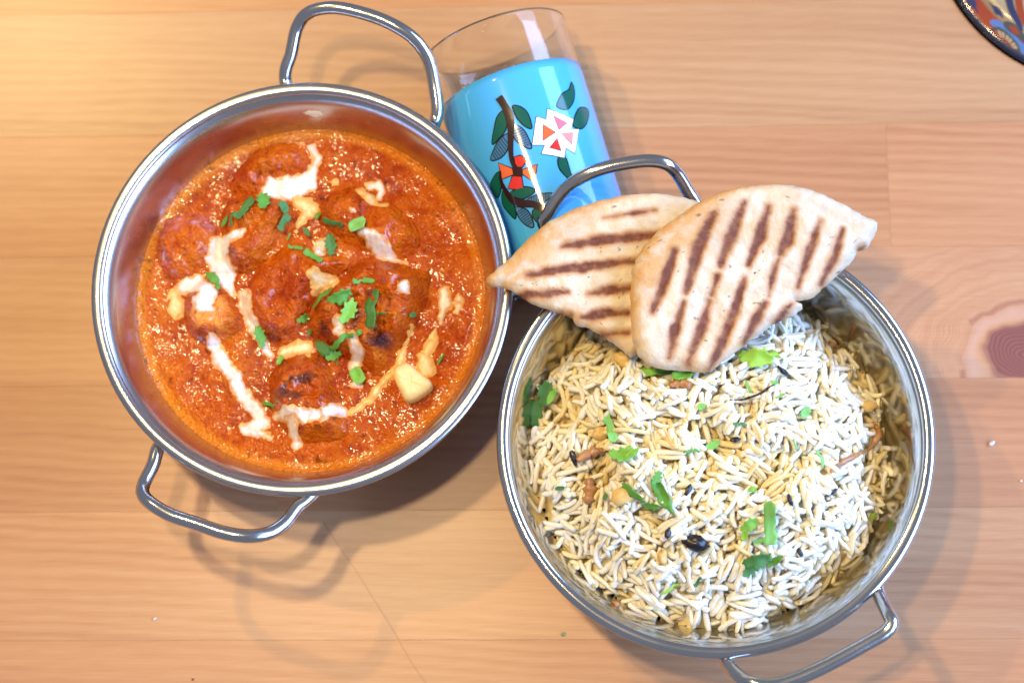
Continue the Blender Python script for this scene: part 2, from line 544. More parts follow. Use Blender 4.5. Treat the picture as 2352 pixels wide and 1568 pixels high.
def grid_mesh(name, mask, Z, col, mat, bottom=None):
    q = grid_faces(mask); I, J = np.nonzero(q)
    used = np.zeros(mask.shape, bool)
    for di in (0, 1):
        for dj in (0, 1):
            used[I + di, J + dj] = True
    idx = np.full(mask.shape, -1); idx[used] = np.arange(used.sum())
    v = np.stack([GX[used], GY[used], Z[used]], -1)
    f = np.stack([idx[I, J], idx[I + 1, J], idx[I + 1, J + 1], idx[I, J + 1]], -1)
    c = col[used]
    if bottom is not None:
        n = len(v); vb = v.copy(); vb[:, 2] = np.minimum(bottom, v[:, 2] - 0.0005)
        fb = f[:, ::-1] + n
        e = {}
        for a, b in ((0, 1), (1, 2), (2, 3), (3, 0)):
            for p, r in zip(f[:, a], f[:, b]):
                if (r, p) in e:
                    del e[(r, p)]
                else:
                    e[(p, r)] = 1
        fs = np.array([(r, p, p + n, r + n) for p, r in e])
        v = np.vstack([v, vb]); c = np.vstack([c, c]); f = np.vstack([f, fb, fs])
    return mesh(name, v, f, mat, c)


me = grid_mesh('curry_sauce', RR < RS + 0.0004, HS, cs, SAUCE, ZS - 0.012)
sauce = tag(obj('curry_sauce', me), 'thick orange tomato curry sauce with an oily edge in the satin steel bowl', 'curry')

chunks = [  # outline in crop pixels, height of the top above the sauce, tilt, look, label
    ([(560, 110), (640, 80), (740, 75), (800, 130), (790, 210), (650, 240), (560, 300), (480, 330), (435, 260), (490, 170)], 0.0035, (0, 0), 0, 'sauce-covered chunk of meat beside the cream streak by the upper bowl handle'),
    ([(420, 330), (560, 300), (700, 340), (718, 410), (610, 570), (520, 660), (440, 640), (385, 500)], 0.0060, (0.10, -0.05), 1, 'browned chunk of meat with coriander and a dark cleft along its side'),
    ([(130, 440), (230, 395), (350, 400), (385, 520), (330, 640), (170, 690), (115, 580)], 0.0042, (0, 0), 0, 'rough orange chunk of meat close to the bare steel wall'),
    ([(225, 800), (290, 700), (400, 690), (480, 800), (505, 900), (430, 965), (340, 985), (255, 930)], 0.0062, (0.05, -0.05), 2, 'bright orange chunk of meat half covered with cream'),
    ([(600, 600), (740, 520), (860, 560), (1000, 610), (850, 740), (790, 880), (680, 990), (570, 920), (495, 780), (540, 680)], 0.0045, (0, 0), 0, 'large smooth chunk of meat in the middle of the curry'),
    ([(850, 340), (1000, 265), (1150, 330), (1290, 450), (1295, 560), (1180, 600), (1040, 560), (920, 490), (850, 430)], 0.0048, (0, 0), 0, 'wide chunk of meat under the slanting cream splash and green stem slice'),
    ([(1010, 620), (1100, 590), (1330, 660), (1345, 730), (1310, 850), (1210, 1000), (1100, 1130), (1050, 1080), (830, 970), (800, 860), (900, 740)], 0.0085, (0.0, 0.03), 3, 'charred tall chunk of meat heaped with coriander'),
    ([(640, 1080), (840, 1010), (900, 1100), (950, 1260), (970, 1385), (800, 1430), (700, 1390), (620, 1250)], 0.0060, (0.06, 0.0), 1, 'long chunk of meat crossed by the cream streak and ending in a steep side'),
]
TOP = HS.copy()
for k, (pl, hh, tilt, look, lab) in enumerate(chunks):
    P = catmull([S8(x, y) for x, y in pl], 4, True)
    cx, cy = P.mean(0)
    wob = 0.0008 * fbm(GX * 260, GY * 260, 40 + k)
    sd = poly_sdf(P, GX, GY) + wob
    D = 0.0068
    t = np.clip(sd / D, -1, 1)
    prof = np.where(t > 0, 0.35 * np.sqrt(np.maximum(0, 1 - (1 - t) ** 2)) + 0.65 * t * t * (3 - 2 * t), t * 0.9)
    Z = HS - 0.0004 + 1.25 * hh * prof * (1 + 0.6 * fbm(GX * 110, GY * 110, 60 + k)) + (GX - cx) * tilt[0] * (t > -.2) + (GY - cy) * tilt[1] * (t > -.2) + 0.00018 * fbm(GX * 420, GY * 420, 80 + k) + 0.00005 * fine
    mask = (sd > -0.0014) & (RR < RS - 0.002)
    tt = TC + 0.35 * fbm(GX * 130, GY * 130, 90 + k) * np.clip(t, 0, 1)
    c = sauce_col(tt)
    n1 = fbm(GX * 170, GY * 170, 100 + k)
    rise = np.clip(t, 0, 1)
    if look in (1, 3):
        ch = (sstep(0.15 if look == 3 else 0.36, 0.75, n1 + 0.15 * rise) * rise)[..., None]
        c = c * (1 - ch) + np.array([0.115, 0.028, 0.014]) * ch
        if look == 3:
            ch = sstep(0.0075, 0.001, np.hypot(GX - S8(1130, 985)[0], (GY - S8(1130, 985)[1]) * 1.6) + 0.003 * n1)[..., None]
            c = c * (1 - ch) + np.array([0.045, 0.012, 0.012]) * ch
    if look == 2:
        ch = sstep(-0.3, 0.3, n1)[..., None] * sstep(0.3, 0.8, rise)[..., None]
        c = c * (1 - ch) + np.array([0.80, 0.27, 0.045]) * ch
    fl = (fbm(GX * 480, GY * 480, 177 + k, 2) > 0.55)[..., None]
    c = np.where(fl, c * np.array([0.5, 0.5, 0.7]), c)
    me = grid_mesh('meat_chunk', mask, Z, c, MEAT, ZS - 0.008)
    tag(obj('meat_chunk', me), lab, 'meat', 'chunks of meat in the curry')
    TOP = np.where(mask, np.maximum(TOP, Z), TOP)

creams = [
    [(800, 85, 20), (835, 130, 22), (812, 190, 24), (780, 240, 48), (720, 270, 62), (640, 270, 48), (585, 305, 18)],
    [(760, 330, 38), (800, 365, 42), (750, 420, 22), (735, 455, 8)],
    [(510, 475, 18), (450, 500, 32), (395, 530, 52), (385, 585, 58), (410, 650, 55), (445, 745, 16)],
    [(190, 745, 32), (195, 810, 45)],
    [(215, 715, 28), (290, 700, 45), (345, 740, 45), (330, 800, 50), (360, 830, 25)],
    [(500, 755, 38), (515, 830, 34), (550, 920, 28), (590, 985, 20), (620, 1015, 22)],
    [(660, 1015, 24), (720, 990, 38), (785, 985, 36), (800, 1030, 12)],
    [(365, 970, 34), (395, 1050, 40), (460, 1120, 34), (490, 1200, 38), (555, 1270, 42), (580, 1320, 36), (510, 1355, 36), (560, 1375, 22), (620, 1395, 8)],
    [(635, 1300, 16), (700, 1300, 32), (780, 1315, 38), (860, 1300, 32), (940, 1275, 30)],
    [(730, 1330, 34), (725, 1390, 20), (740, 1428, 26)],
    [(1035, 480, 14), (1090, 510, 40), (1140, 560, 36), (1190, 595, 20), (1235, 605, 10)],
    [(1020, 275, 12), (1075, 320, 20), (1100, 345, 14), (1140, 350, 12)],
    [(1070, 255, 20), (1105, 245, 20), (1125, 275, 20), (1110, 310, 20)],
    [(855, 515, 28), (845, 560, 26)],
    [(820, 670, 28), (850, 690, 46), (910, 680, 22)], [(815, 745, 10), (835, 720, 20)],
    [(945, 880, 24), (945, 930, 26)], [(1000, 960, 34), (1020, 1020, 36), (995, 1070, 28)],
    [(985, 1285, 18), (1060, 1225, 22), (1140, 1140, 22), (1195, 1090, 18), (1230, 980, 13), (1262, 895, 8)],
    [(1410, 735, 30), (1415, 790, 36), (1395, 850, 16), (1390, 880, 6)], [(1475, 775, 24), (1468, 830, 18)],
    [(1370, 900, 10), (1350, 960, 20), (1320, 1030, 32), (1330, 1085, 44)],
    [(1238, 740, 34)], [(1000, 387, 20)], [(1000, 1150, 26), (960, 1160, 10)], [(920, 240, 20)],
]
lean = {3, 6, 14, 15, 18, 21, 25, 1, 11}                  # thinner, yellower cream
for k, st in enumerate(creams):
    P = np.array([(*S8(x, y, 0.039), w * K8) for x, y, w in st])
    lo = P[:, :2].min(0) - 0.008; hi = P[:, :2].max(0) + 0.008
    box = (GX > lo[0]) & (GX < hi[0]) & (GY > lo[1]) & (GY < hi[1])
    rag = 0.0010 * fbm(GX * 520, GY * 520, 200 + k, 3) + 0.0010 * fbm(GX * 220, GY * 220, 230 + k, 2) - 0.0001
    sd = np.where(box, stroke_sdf(P, GX, GY) + rag, -1)
    mask = (sd > -0.0012) & box & (RR < RS - 0.001)
    Z = TOP + np.clip(sd * 0.30, -0.0006, 0.00045) + 0.00008 * fine
    core = (sstep(0.0001, 0.0016 if k not in lean else 0.0034, sd + 0.0007 * fine) * np.clip(0.86 + 0.35 * fbm(GX * 330, GY * 330, 260 + k, 2), 0.25, 1))[..., None]
    c = np.array([0.70, 0.30, 0.06]) * (1 - core) + np.array([0.76, 0.72, 0.66]) * core
    if k in lean:
        c = np.array([0.72, 0.36, 0.07]) * (1 - core) + np.array([0.86, 0.70, 0.38]) * core
    me = grid_mesh('cream_streak', mask, Z, c, CREAM, None)
    obj('cream_streak', me, sauce)
    TOP = np.where(mask, np.maximum(TOP, Z), TOP)


def curry_top(x, y):
    i = int(round((x - CA[0]) / GS)) + GN; j = int(round((y - CA[1]) / GS)) + GN
    i = min(max(i, 2), 2 * GN - 2); j = min(max(j, 2), 2 * GN - 2)
    s = TOP[i - 2:i + 3, j - 2:j + 3]
    return float(s.max()), (TOP[i + 2, j] - TOP[i - 2, j]) / (4 * GS), (TOP[i, j + 2] - TOP[i, j - 2]) / (4 * GS)


# a smear of cream left on the steel wall
q = W(722, 262, 0.044)[:2] - CA[:2]; a0 = math.atan2(q[1], q[0])
V, F = [], []
for i in range(13):
    for k in range(15):
        u, w = i / 6 - 1, k / 7 - 1
        z = 0.0445 + 0.0026 * u + 0.0012 * w
        d = 1 - math.hypot(u, w * (1 + 0.35 * float(vnoise(u * 3, w * 3, 4))))
        r = wall_r(z) + 0.0004 - 0.0006 * min(1, max(0, d * 3 + 0.5 * float(vnoise(u * 4, w * 4, 8))))
        a = a0 - 0.055 * w + 0.03 * u
        V.append((CA[0] + r * math.cos(a), CA[1] + r * math.sin(a), z))
F = np.array([(i * 15 + k, i * 15 + k + 1, (i + 1) * 15 + k + 1, (i + 1) * 15 + k) for i in range(12) for k in range(14)])
obj('cream_smear', mesh('cream_smear', V, F, CREAM, np.repeat([[0.80, 0.66, 0.42]], len(V), 0)), sauce)


# butter cube: a rounded block
def rounded_block(P2, z0, z1, r, col_top, name, mat, seed):
    P = catmull(P2, 6, True); n = len(P); c = P.mean(0)
    V = []; lev = [(1.0, z0), (1.0, z1 - r), (1 - 0.10, z1 - r * 0.35), (1 - 0.26, z1), (0.6, z1 + r * 0.1), (0.3, z1 + r * 0.12), (0.02, z1 + r * 0.12)]
    for s, z in lev:
        for q in P:
            V.append((*(c + (q - c) * s), z + 0.0002 * float(vnoise(q[0] * 700, q[1] * 700 + z * 300, seed))))
    f = np.array([(i * n + k, i * n + (k + 1) % n, (i + 1) * n + (k + 1) % n, (i + 1) * n + k) for i in range(len(lev) - 1) for k in range(n)])
    V = np.array(V)
    t = 0.5 + 0.5 * fbm(V[:, 0] * 200, V[:, 1] * 200, seed)
    return mesh(name, V, f, mat, np.array(col_top)[None, :] * (0.8 + 0.3 * t[:, None]))


P2 = [S8(x, y, 0.040) for x, y in [(1180, 1105), (1240, 1065), (1300, 1110), (1355, 1155), (1335, 1195), (1250, 1240), (1215, 1200)]]
o = obj('butter_cube', rounded_block(P2, ZS - 0.003, ZS + 0.0065, 0.0018, (0.86, 0.66, 0.30), 'butter_cube', CREAM, 5))
tag(o, 'pale yellow melting cube of butter at the end of the thin cream streak', 'butter')


# ------------------------------------------------------------------ coriander pieces
def flat_piece(name, outline, th, bend, mat, crease=0.0, seed=0):
    P = np.array(outline, float); n = len(P)
    pts = [Vector(p) for p in P]
    lo = P.min(0); hi = P.max(0)
    st = max(hi - lo) / 9
    for x in np.arange(lo[0] + st / 2, hi[0], st):
        for y in np.arange(lo[1] + st / 2, hi[1], st):
            if poly_sdf(P, np.array([x]), np.array([y]))[0] > st * 0.3:
                pts.append(Vector((x, y)))
    vs, es, fs, *_ = delaunay_2d_cdt(pts, [(i, (i + 1) % n) for i in range(n)], [], 1, 1e-7)
    V = np.array([(p.x, p.y) for p in vs]); m = len(V)
    L = max(hi - lo)
    z = bend * L * (V[:, 0] / L) ** 2 * 2 + crease * np.abs(V[:, 1]) + 0.10 * L * np.array([float(vnoise(a / L * 4, b / L * 4, seed)) for a, b in V])
    v = np.vstack([np.c_[V, z + th / 2], np.c_[V, z - th / 2]])
    F = [tuple(q) for q in fs]; F2 = [tuple(i + m for i in q[::-1]) for q in fs]
    e = set()
    for q in F:
        for a, b in zip(q, q[1:] + q[:1]):
            e.discard((b, a)) if (b, a) in e else e.add((a, b))
    S = [(b, a, a + m, b + m) for a, b in e]
    return mesh(name, v, F + F2 + S, mat)


def unit(pl):
    return [(x / 100.0, y / 100.0) for x, y in pl]


strip = unit([(-50, -16), (-20, -20), (15, -17), (48, -20), (52, 12), (20, 19), (-15, 16), (-46, 20)])
thin = unit([(-50, -4), (-20, -8), (10, -5), (40, -9), (52, -3), (30, 5), (5, 7), (-25, 4), (-48, 6)])
lobed = unit([(-50, 0), (-34, -24), (-20, -20), (-8, -38), (8, -26), (20, -36), (28, -16), (50, -14), (42, 4), (52, 18), (28, 22), (20, 40), (4, 26), (-12, 36), (-20, 18), (-38, 22)])
point = unit([(-52, -6), (-30, -20), (0, -26), (28, -16), (54, 2), (26, 16), (-4, 22), (-32, 14)])
quad = unit([(-42, -26), (36, -34), (46, 22), (-30, 36)])
SHAPES = {}
for nm, ol, bend, cr in (('strip', strip, 0.28, 0.35), ('thin', thin, 0.35, 0.0), ('lobed', lobed, 0.25, 0.55), ('point', point, 0.32, 0.5), ('quad', quad, 0.22, 0.3)):
    for k in range(3):
        R = np.random.default_rng(k + 3)
        o2 = [(x + R.normal(0, 0.022), y + R.normal(0, 0.022)) for x, y in catmull(ol, 3, True)]
        SHAPES[nm, k] = flat_piece('coriander_' + nm, o2, 0.05, bend * (1 if k != 1 else -0.6), HERB, cr, k + 20)


def coriander(shape, x, y, z, nx, ny, ang, L, wid, tint, label, group, lift=0.0):
    o = obj('coriander_' + {'strip': 'strip', 'thin': 'sprig', 'lobed': 'leaf', 'point': 'leaf', 'quad': 'slice'}[shape], SHAPES[shape, random.randrange(3)])
    t = np.array([math.cos(ang), math.sin(ang), 0]); nrm = np.array([-nx, -ny, 1.0]); nrm /= np.linalg.norm(nrm)
    t -= nrm * (t @ nrm); t /= np.linalg.norm(t); b = np.cross(nrm, t)
    m = Matrix.Identity(4)
    for i in range(3):
        m[i][0] = t[i] * L; m[i][1] = b[i] * L * wid; m[i][2] = nrm[i] * L * 0.6
        m[i][3] = (x, y, z + 0.0009 + lift)[i]
    o.matrix_world = m
    o.color = tint
    return tag(o, label, 'herb', group)


NM = {'strip': 'strip', 'thin': 'thin stalk', 'lobed': 'leaf', 'point': 'leaf', 'quad': 'slice'}
TN = {'d': (0.55, 0.62, 0.8, 1), 'm': (0.95, 1.0, 0.8, 1), 'l': (1.7, 1.5, 1.3, 1), 'y': (2.6, 1.7, 0.9, 1), 'p': (1.9, 1.7, 2.8, 1)}
for sh, x, y, L, a, w, tn in [
    ('strip', 520, 385, 115, 58, 0.9, 'd'), ('lobed', 600, 350, 110, 80, 0.8, 'm'), ('point', 425, 432, 60, 50, 0.8, 'm'), ('thin', 458, 425, 70, 75, 1.3, 'd'),
    ('quad', 690, 368, 62, -30, 1, 'd'), ('strip', 682, 430, 80, 60, 1.1, 'd'), ('point', 782, 462, 52, -60, 0.9, 'd'), ('quad', 835, 392, 36, 50, 0.8, 'm'),
    ('strip', 908, 436, 92, -14, 0.8, 'd'), ('quad', 1025, 452, 88, 20, 0.9, 'p'), ('lobed', 893, 525, 105, 95, 0.75, 'd'), ('thin', 742, 550, 66, 8, 1.8, 'm'),
    ('strip', 820, 590, 92, -35, 0.8, 'm'), ('strip', 362, 680, 125, -66, 0.95, 'm'), ('strip', 855, 768, 118, 50, 0.6, 'm'), ('lobed', 948, 782, 120, 25, 0.8, 'm'),
    ('lobed', 985, 845, 120, 60, 0.8, 'l'), ('strip', 1092, 835, 170, 95, 0.85, 'd'), ('thin', 1125, 862, 75, 25, 1.2, 'd'), ('thin', 1055, 708, 95, 5, 1.6, 'm'),
    ('lobed', 770, 860, 65, 20, 0.8, 'm'), ('lobed', 570, 940, 105, 105, 0.7, 'm'), ('quad', 665, 1046, 48, 70, 0.8, 'l'), ('point', 872, 1005, 140, -50, 0.8, 'd'),
    ('thin', 945, 975, 150, 42, 1.5, 'm'), ('lobed', 905, 1025, 75, 20, 0.8, 'm'), ('quad', 1015, 1112, 82, -50, 1, 'l'), ('strip', 612, 1245, 60, -15, 0.8, 'm'),
    ('quad', 1270, 850, 38, 0, 0.8, 'd'), ('strip', 1390, 1036, 46, 60, 0.6, 'm'), ('quad', 1036, 945, 34, 40, 0.9, 'm'), ('quad', 800, 922, 30, 60, 0.9, 'd'), ('thin', 700, 485, 40, 70, 1.4, 'm')]:
    p = S8(x, y, 0.040); z, sx, sy = curry_top(*p)
    coriander(sh, p[0], p[1], z, 0.6 * sx + random.uniform(-.2, .2), 0.6 * sy + random.uniform(-.2, .2), math.radians(a), L * K8, w, TN[tn],
              'chopped coriander %s lying on the orange curry' % NM[sh], 'coriander %s pieces on the curry' % NM[sh])

# ------------------------------------------------------------------ the grilled flatbreads


def bread(outline, plane, thick, marks, label, seed, brown_left, notch=None):
    # plane: three (crop x, crop y, z) points of the middle of the bread
    Q = []
    for x, y, z in plane:
        Q.append(W(*c4z(x, y), z))
    n = np.cross(Q[1] - Q[0], Q[2] - Q[0]); n /= np.linalg.norm(n)
    if n[2] < 0:
        n = -n

    def hit(x, y):
        v = ray(*c4z(x, y)); t = ((Q[0] - CAM) @ n) / (v @ n)
        return CAM + v * t
    B = catmull([hit(x, y) for x, y in outline], 7, True)[:, :2]
    rg = fbm(np.arange(len(B)) * 0.35, np.zeros(len(B)), seed, 3) + 1.2 * np.clip(fbm(np.arange(len(B)) * 0.8, np.zeros(len(B)), seed + 11, 3), -1, 0)
    c = B.mean(0)
    B = B + (B - c) / np.linalg.norm(B - c, axis=1)[:, None] * (0.0005 * rg)[:, None]
    rings = np.concatenate([[1.0], 1 - 0.012 * np.arange(1, 8) ** 1.15, np.linspace(0.86, 0.01, 62)])
    N = len(B)
    XY = (c + (B - c)[None] * rings[:, None, None]).reshape(-1, 2)
    X, Y = XY.T
    sd = np.maximum(0, poly_sdf(B, X, Y))
    Dm = 0.0048
    t = np.clip(sd / Dm, 0, 1)
    prof = np.sqrt(np.maximum(0, 1 - (1 - t) ** 2))
    mid = Q[0][2] - ((X - Q[0][0]) * n[0] + (Y - Q[0][1]) * n[1]) / n[2]
    puff = 0.0011 * fbm(X * 75, Y * 75, seed + 1) + 0.0005 * fbm(X * 240, Y * 240, seed + 2)
    S = []
    for m in marks:
        pts = np.array([(*hit(x, y)[:2], w * 1.16 * 0.7228 * 2352 / 3936 / FPX * 0.61) for x, y, w in m])
        wob = 0.0006 * fbm(X * 330, Y * 330, seed + 7)
        S.append(stroke_sdf(pts, X, Y) + wob)
    st = np.max(S, 0)
    dip = sstep(-0.0008, 0.0012, st)
    top = mid + thick * 0.5 * prof + puff * prof - 0.00055 * dip * prof
    bot = mid - thick * 0.42 * prof
    V = np.vstack([np.c_[X, Y, top], np.c_[X, Y, bot]])
    m = len(X); R = len(rings)
    f = []
    for i in range(R - 1):
        for k in range(N):
            k2 = (k + 1) % N
            f.append((i * N + k, i * N + k2, (i + 1) * N + k2, (i + 1) * N + k))
    f = np.array(f)
    F = np.vstack([f, f[:, ::-1] + m])
    # colours: pale dough, browned folded edge, char stripes, herb flecks
    n1 = fbm(X * 120, Y * 120, seed + 3); n2 = fbm(X * 420, Y * 420, seed + 4); n3 = fbm(X * 1000, Y * 1000, seed + 5, 2)
    col = np.array([0.69, 0.58, 0.41]) * (1 + 0.16 * n1 + 0.16 * n2)[:, None]
    a, b = hit(*brown_left[0])[:2], hit(*brown_left[1])[:2]
    e = (b - a) / np.linalg.norm(b - a); lat = np.abs((X - a[0]) * e[1] - (Y - a[1]) * e[0])
    br = np.clip(sstep(0.017, 0.001, lat + 0.006 * n1) + 0.6 * sstep(0.0050, 0.0002, sd + 0.0016 * n2) * sstep(-0.4, 0.5, n1), 0, 1) * sstep(-0.7, 0.3, n2 + n1 + 0.3)
    col = col * (1 - 0.85 * br[:, None]) + np.array([0.58, 0.29, 0.075]) * (0.85 * br[:, None])
    tb = 0.45 * sstep(0.10, 0.55, fbm(X * 95, Y * 95, seed + 15, 3))
    col = col * (1 - tb[:, None]) + np.array([0.62, 0.38, 0.15]) * tb[:, None]
    halo = sstep(-0.0017, 0.0004, st + 0.0006 * n2)
    col = col * (1 - 0.75 * halo[:, None]) + np.array([0.44, 0.17, 0.035]) * (0.75 * halo[:, None])
    dk = sstep(-0.0002, 0.0009, st + 0.0005 * n2) * np.clip(0.93 + 0.3 * n2, 0, 1)
    col = col * (1 - dk[:, None]) + np.array([0.15, 0.052, 0.032]) * (1 + 0.9 * n3[:, None] * (n3[:, None] > 0)) * dk[:, None]
    fle = (vnoise(X * 800, Y * 800, seed + 8) + 0.5 * vnoise(X * 1900, Y * 1900, seed + 9) > 1.12) & (st < 0)
    col[fle] = col[fle] * np.array([0.28, 0.32, 0.34])
    o = obj('flatbread', mesh('flatbread', V, F, BREAD, np.vstack([np.clip(col, 0.01, 1), np.clip(col, 0.01, 1)])))
    tag(o, label, 'bread', 'grilled flatbread halves on the rice')
    return B, (lambda x, y: Q[0][2] - ((x - Q[0][0]) * n[0] + (y - Q[0][1]) * n[1]) / n[2])


def mk(*pts, w=26):
    n = len(pts)
    return [(x, y, w * (0.55 if i in (0, n - 1) else 1.0)) for i, (x, y) in enumerate(pts)]


outA = [(92, 655), (135, 612), (210, 550), (330, 430), (480, 322), (640, 252), (830, 208), (1000, 200), (1130, 220), (1230, 250), (1230, 350), (1120, 560), (1010, 800), (960, 990), (880, 1065), (845, 1060), (815, 1030), (750, 985),
        (660, 930), (570, 893), (552, 865), (500, 845), (420, 818), (330, 780), (255, 735), (185, 700), (110, 692)]
BA, planeA = bread(outA, [(100, 660, 0.0630), (1100, 230, 0.0640), (860, 1050, 0.0600)], 0.0085,
                   [mk((720, 345), (850, 325), (1000, 305), w=11), mk((500, 495), (700, 462), (900, 450), (1050, 430), w=24), mk((320, 645), (480, 620), (700, 595), (900, 575), w=24), mk((280, 752), (420, 745), (530, 738), w=24),
                    mk((640, 745), (760, 725), (880, 712), w=24), mk((605, 868), (720, 850), (850, 845), w=28), mk((710, 958), (850, 950), w=24), mk((480, 838), (545, 852), w=14)],
                   'grilled flatbread half tucked underneath, its tip over the curry bowl rim', 300, [(200, 560), (480, 320)])
outB = [(862, 860), (858, 740), (868, 610), (900, 525), (960, 448), (1060, 358), (1190, 268), (1340, 192), (1500, 160), (1700, 157), (1850, 193), (2000, 262), (2100, 318), (2168, 352), (2168, 400), (2125, 485), (2080, 505), (2055, 535),
        (1990, 612), (1900, 690), (1840, 748), (1770, 768), (1735, 772), (1778, 795), (1740, 848), (1600, 912), (1480, 1000), (1360, 1090), (1280, 1142), (1130, 1142), (980, 1120), (905, 1060), (872, 960)]
BB, planeB = bread(outB, [(950, 450, 0.0725), (2150, 380, 0.0685), (1130, 1130, 0.0655)], 0.0095,
                   [mk((1095, 520), (1050, 650), (980, 840), w=27), mk((1300, 325), (1220, 500), (1155, 740), w=31), mk((1140, 795), (1100, 930), (1065, 1080), w=27), mk((1462, 268), (1385, 460), (1335, 600), w=30), mk((1320, 655), (1290, 750), w=24),
                    mk((1275, 790), (1240, 920), (1165, 1110), w=27), mk((1588, 292), (1545, 440), (1485, 590), w=28), mk((1462, 665), (1410, 850), (1340, 1010), (1285, 1135), w=26), mk((1720, 310), (1690, 470), (1650, 540), w=30),
                    mk((1645, 560), (1610, 660), (1590, 760), w=17), mk((1575, 800), (1530, 870), (1465, 1000), w=24), mk((1862, 365), (1810, 510), (1745, 710), w=22), mk((1982, 408), (1935, 560), (1870, 690), w=21), mk((1710, 800), (1635, 895), w=26), mk((2100, 490), (2075, 500), w=10)],
                   'grilled flatbread half on top with wide dark char stripes', 340, [(880, 640), (1190, 260)])

# ------------------------------------------------------------------ the rice
NG = 2 * 150; RG = 0.0005
hx = (np.arange(-150, 151)) * RG
RX, RY = np.meshgrid(hx + CB[0], hx + CB[1], indexing='ij')
RB = np.hypot(RX - CB[0], RY - CB[1])
mc = W(1625, 1055, 0.05)[:2]
rho = np.hypot((RX - mc[0]) / 0.0640, (RY - mc[1]) / 0.0615)
ang = np.arctan2(RY - mc[1], RX - mc[0])
rho = rho * (1 + 0.05 * fbm(np.cos(ang) * 2.4, np.sin(ang) * 2.4, 5))
HOL = 0.75 * fbm(RX * 62, RY * 62, 12, 2) + 0.45 * fbm(RX * 130, RY * 130, 14, 2)
MOUND = 0.031 + 0.029 * np.clip(1 - np.abs(rho) ** 2.6, -0.35, 1) + HOL * 0.0098
MOUND = MOUND + 0.0012 * fbm(RX * 300, RY * 300, 15, 2)
inA = poly_sdf(BA, RX, RY); inB = poly_sdf(BB, RX, RY)
LIM = np.full(RX.shape, 0.2)
LIM = np.where(inA > -0.001, np.minimum(LIM, planeA(RX, RY) - 0.0040), LIM)
LIM = np.where(inB > -0.001, np.minimum(LIM, planeB(RX, RY) - 0.0045), LIM)
zin = np.interp(RB, INNER_C[:, 0], INNER_C[:, 1])
GROUND = np.maximum(zin, np.minimum(MOUND - 0.0022, LIM - 0.004))
H = GROUND.copy()
OWN = np.full(H.shape, -1)
INR = RB < 0.0655


def grain_mesh(L, r, curve, seed, n=8):
    R = np.random.default_rng(seed); V = []
    ring = [(-L / 2 + r - r * math.sin(a), math.cos(a)) for a in (1.45, 0.95, 0.4)] + [(x * L, 1.06) for x in (-0.28, -0.09, 0.1, 0.28)] + [(L / 2 - r + r * math.sin(a), math.cos(a)) for a in (0.4, 0.95, 1.45)]
    m = len(ring); kink = R.normal(0, 0.04)
    for x, q in ring:
        t = 2 * x / L; rr = r * q * (1 + 0.06 * R.normal()); yc = curve * L * (t * t - 0.4) + kink * L * max(0, t) ** 2; zc = 0.03 * L * R.normal() * (abs(t) < 0.7) * 0.3
        for k in range(n):
            a = 2 * math.pi * k / n
            V.append((x, rr * math.cos(a) * 1.12 + yc, rr * math.sin(a) * 0.90 + zc))
    f = [(i * n + k, i * n + (k + 1) % n, (i + 1) * n + (k + 1) % n, (i + 1) * n + k) for i in range(m - 1) for k in range(n)]
    f += [tuple(range(n))[::-1], tuple(range((m - 1) * n, m * n))]
    return np.array(V), f


VAR = []
for k in range(8):
    L = [0.0114, 0.0096, 0.0132, 0.0082, 0.0106, 0.0066, 0.0122, 0.0092][k]
    VAR.append((L, [0.00090, 0.00080, 0.00088, 0.00104, 0.00076, 0.00108, 0.00096, 0.00084][k], [0.06, -0.11, 0.14, 0.04, -0.17, 0.08, 0.03, 0.20][k]))
grains = []
cand = np.argwhere(INR & (MOUND > zin + 0.0005))
tries = 0
while len(grains) < 3800 and tries < 36000:
    tries += 1
    ci, cj = cand[RNG.integers(len(cand))]
    k = int(RNG.integers(len(VAR))); L, r, _ = VAR[k]
    clump = 2.2 * float(vnoise(RX[ci, cj] * 60, RY[ci, cj] * 60, 31))
    yaw = 1.6 * clump + RNG.normal(0, 0.55) + (RNG.random() < 0.2) * RNG.uniform(0, 3.14)
    s = np.linspace(-L / 2, L / 2, 9) * 0.92
    I = np.round(ci + s * math.cos(yaw) / RG).astype(int); J = np.round(cj + s * math.sin(yaw) / RG).astype(int)
    if I.min() < 1 or J.min() < 1 or I.max() >= NG or J.max() >= NG or RB[I, J].max() > 0.0668:
        continue
    h = H[I, J]
    sl = np.polyfit(s, h, 1)[0]; sl = float(np.clip(sl + RNG.normal(0, 0.12), -0.65, 0.65))
    zc = float(np.partition(h - sl * s, -2)[-2]) + r * 0.22
    zz = zc + sl * s
    if (zz + r > LIM[I, J]).any() or zc > MOUND[ci, cj] + 0.0016 + 0.0012 * RNG.random() or (zz[[0, -1]] - h[[0, -1]]).max() > 0.0055:
        continue
    gid = len(grains)
    for a, b, z in zip(I, J, zz):
        for da in (-1, 0, 1):
            for db in (-1, 0, 1):
                if a + da <= NG and b + db <= NG and z + r * 0.75 > H[a + da, b + db]:
                    H[a + da, b + db] = z + r * 0.75; OWN[a + da, b + db] = gid
    grains.append((k, RX[ci, cj], RY[ci, cj], zc, yaw, math.atan(sl), float(HOL[ci, cj])))
cnt = np.bincount(OWN[(OWN >= 0) & (inA < 0) & (inB < 0)], minlength=len(grains))
order = np.argsort(-cnt)
single = set(order[:300].tolist())
print('grains', len(grains), 'tries', tries)
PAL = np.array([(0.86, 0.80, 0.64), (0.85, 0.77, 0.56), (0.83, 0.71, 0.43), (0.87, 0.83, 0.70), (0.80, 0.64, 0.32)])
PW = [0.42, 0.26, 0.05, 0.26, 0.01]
GM = {}
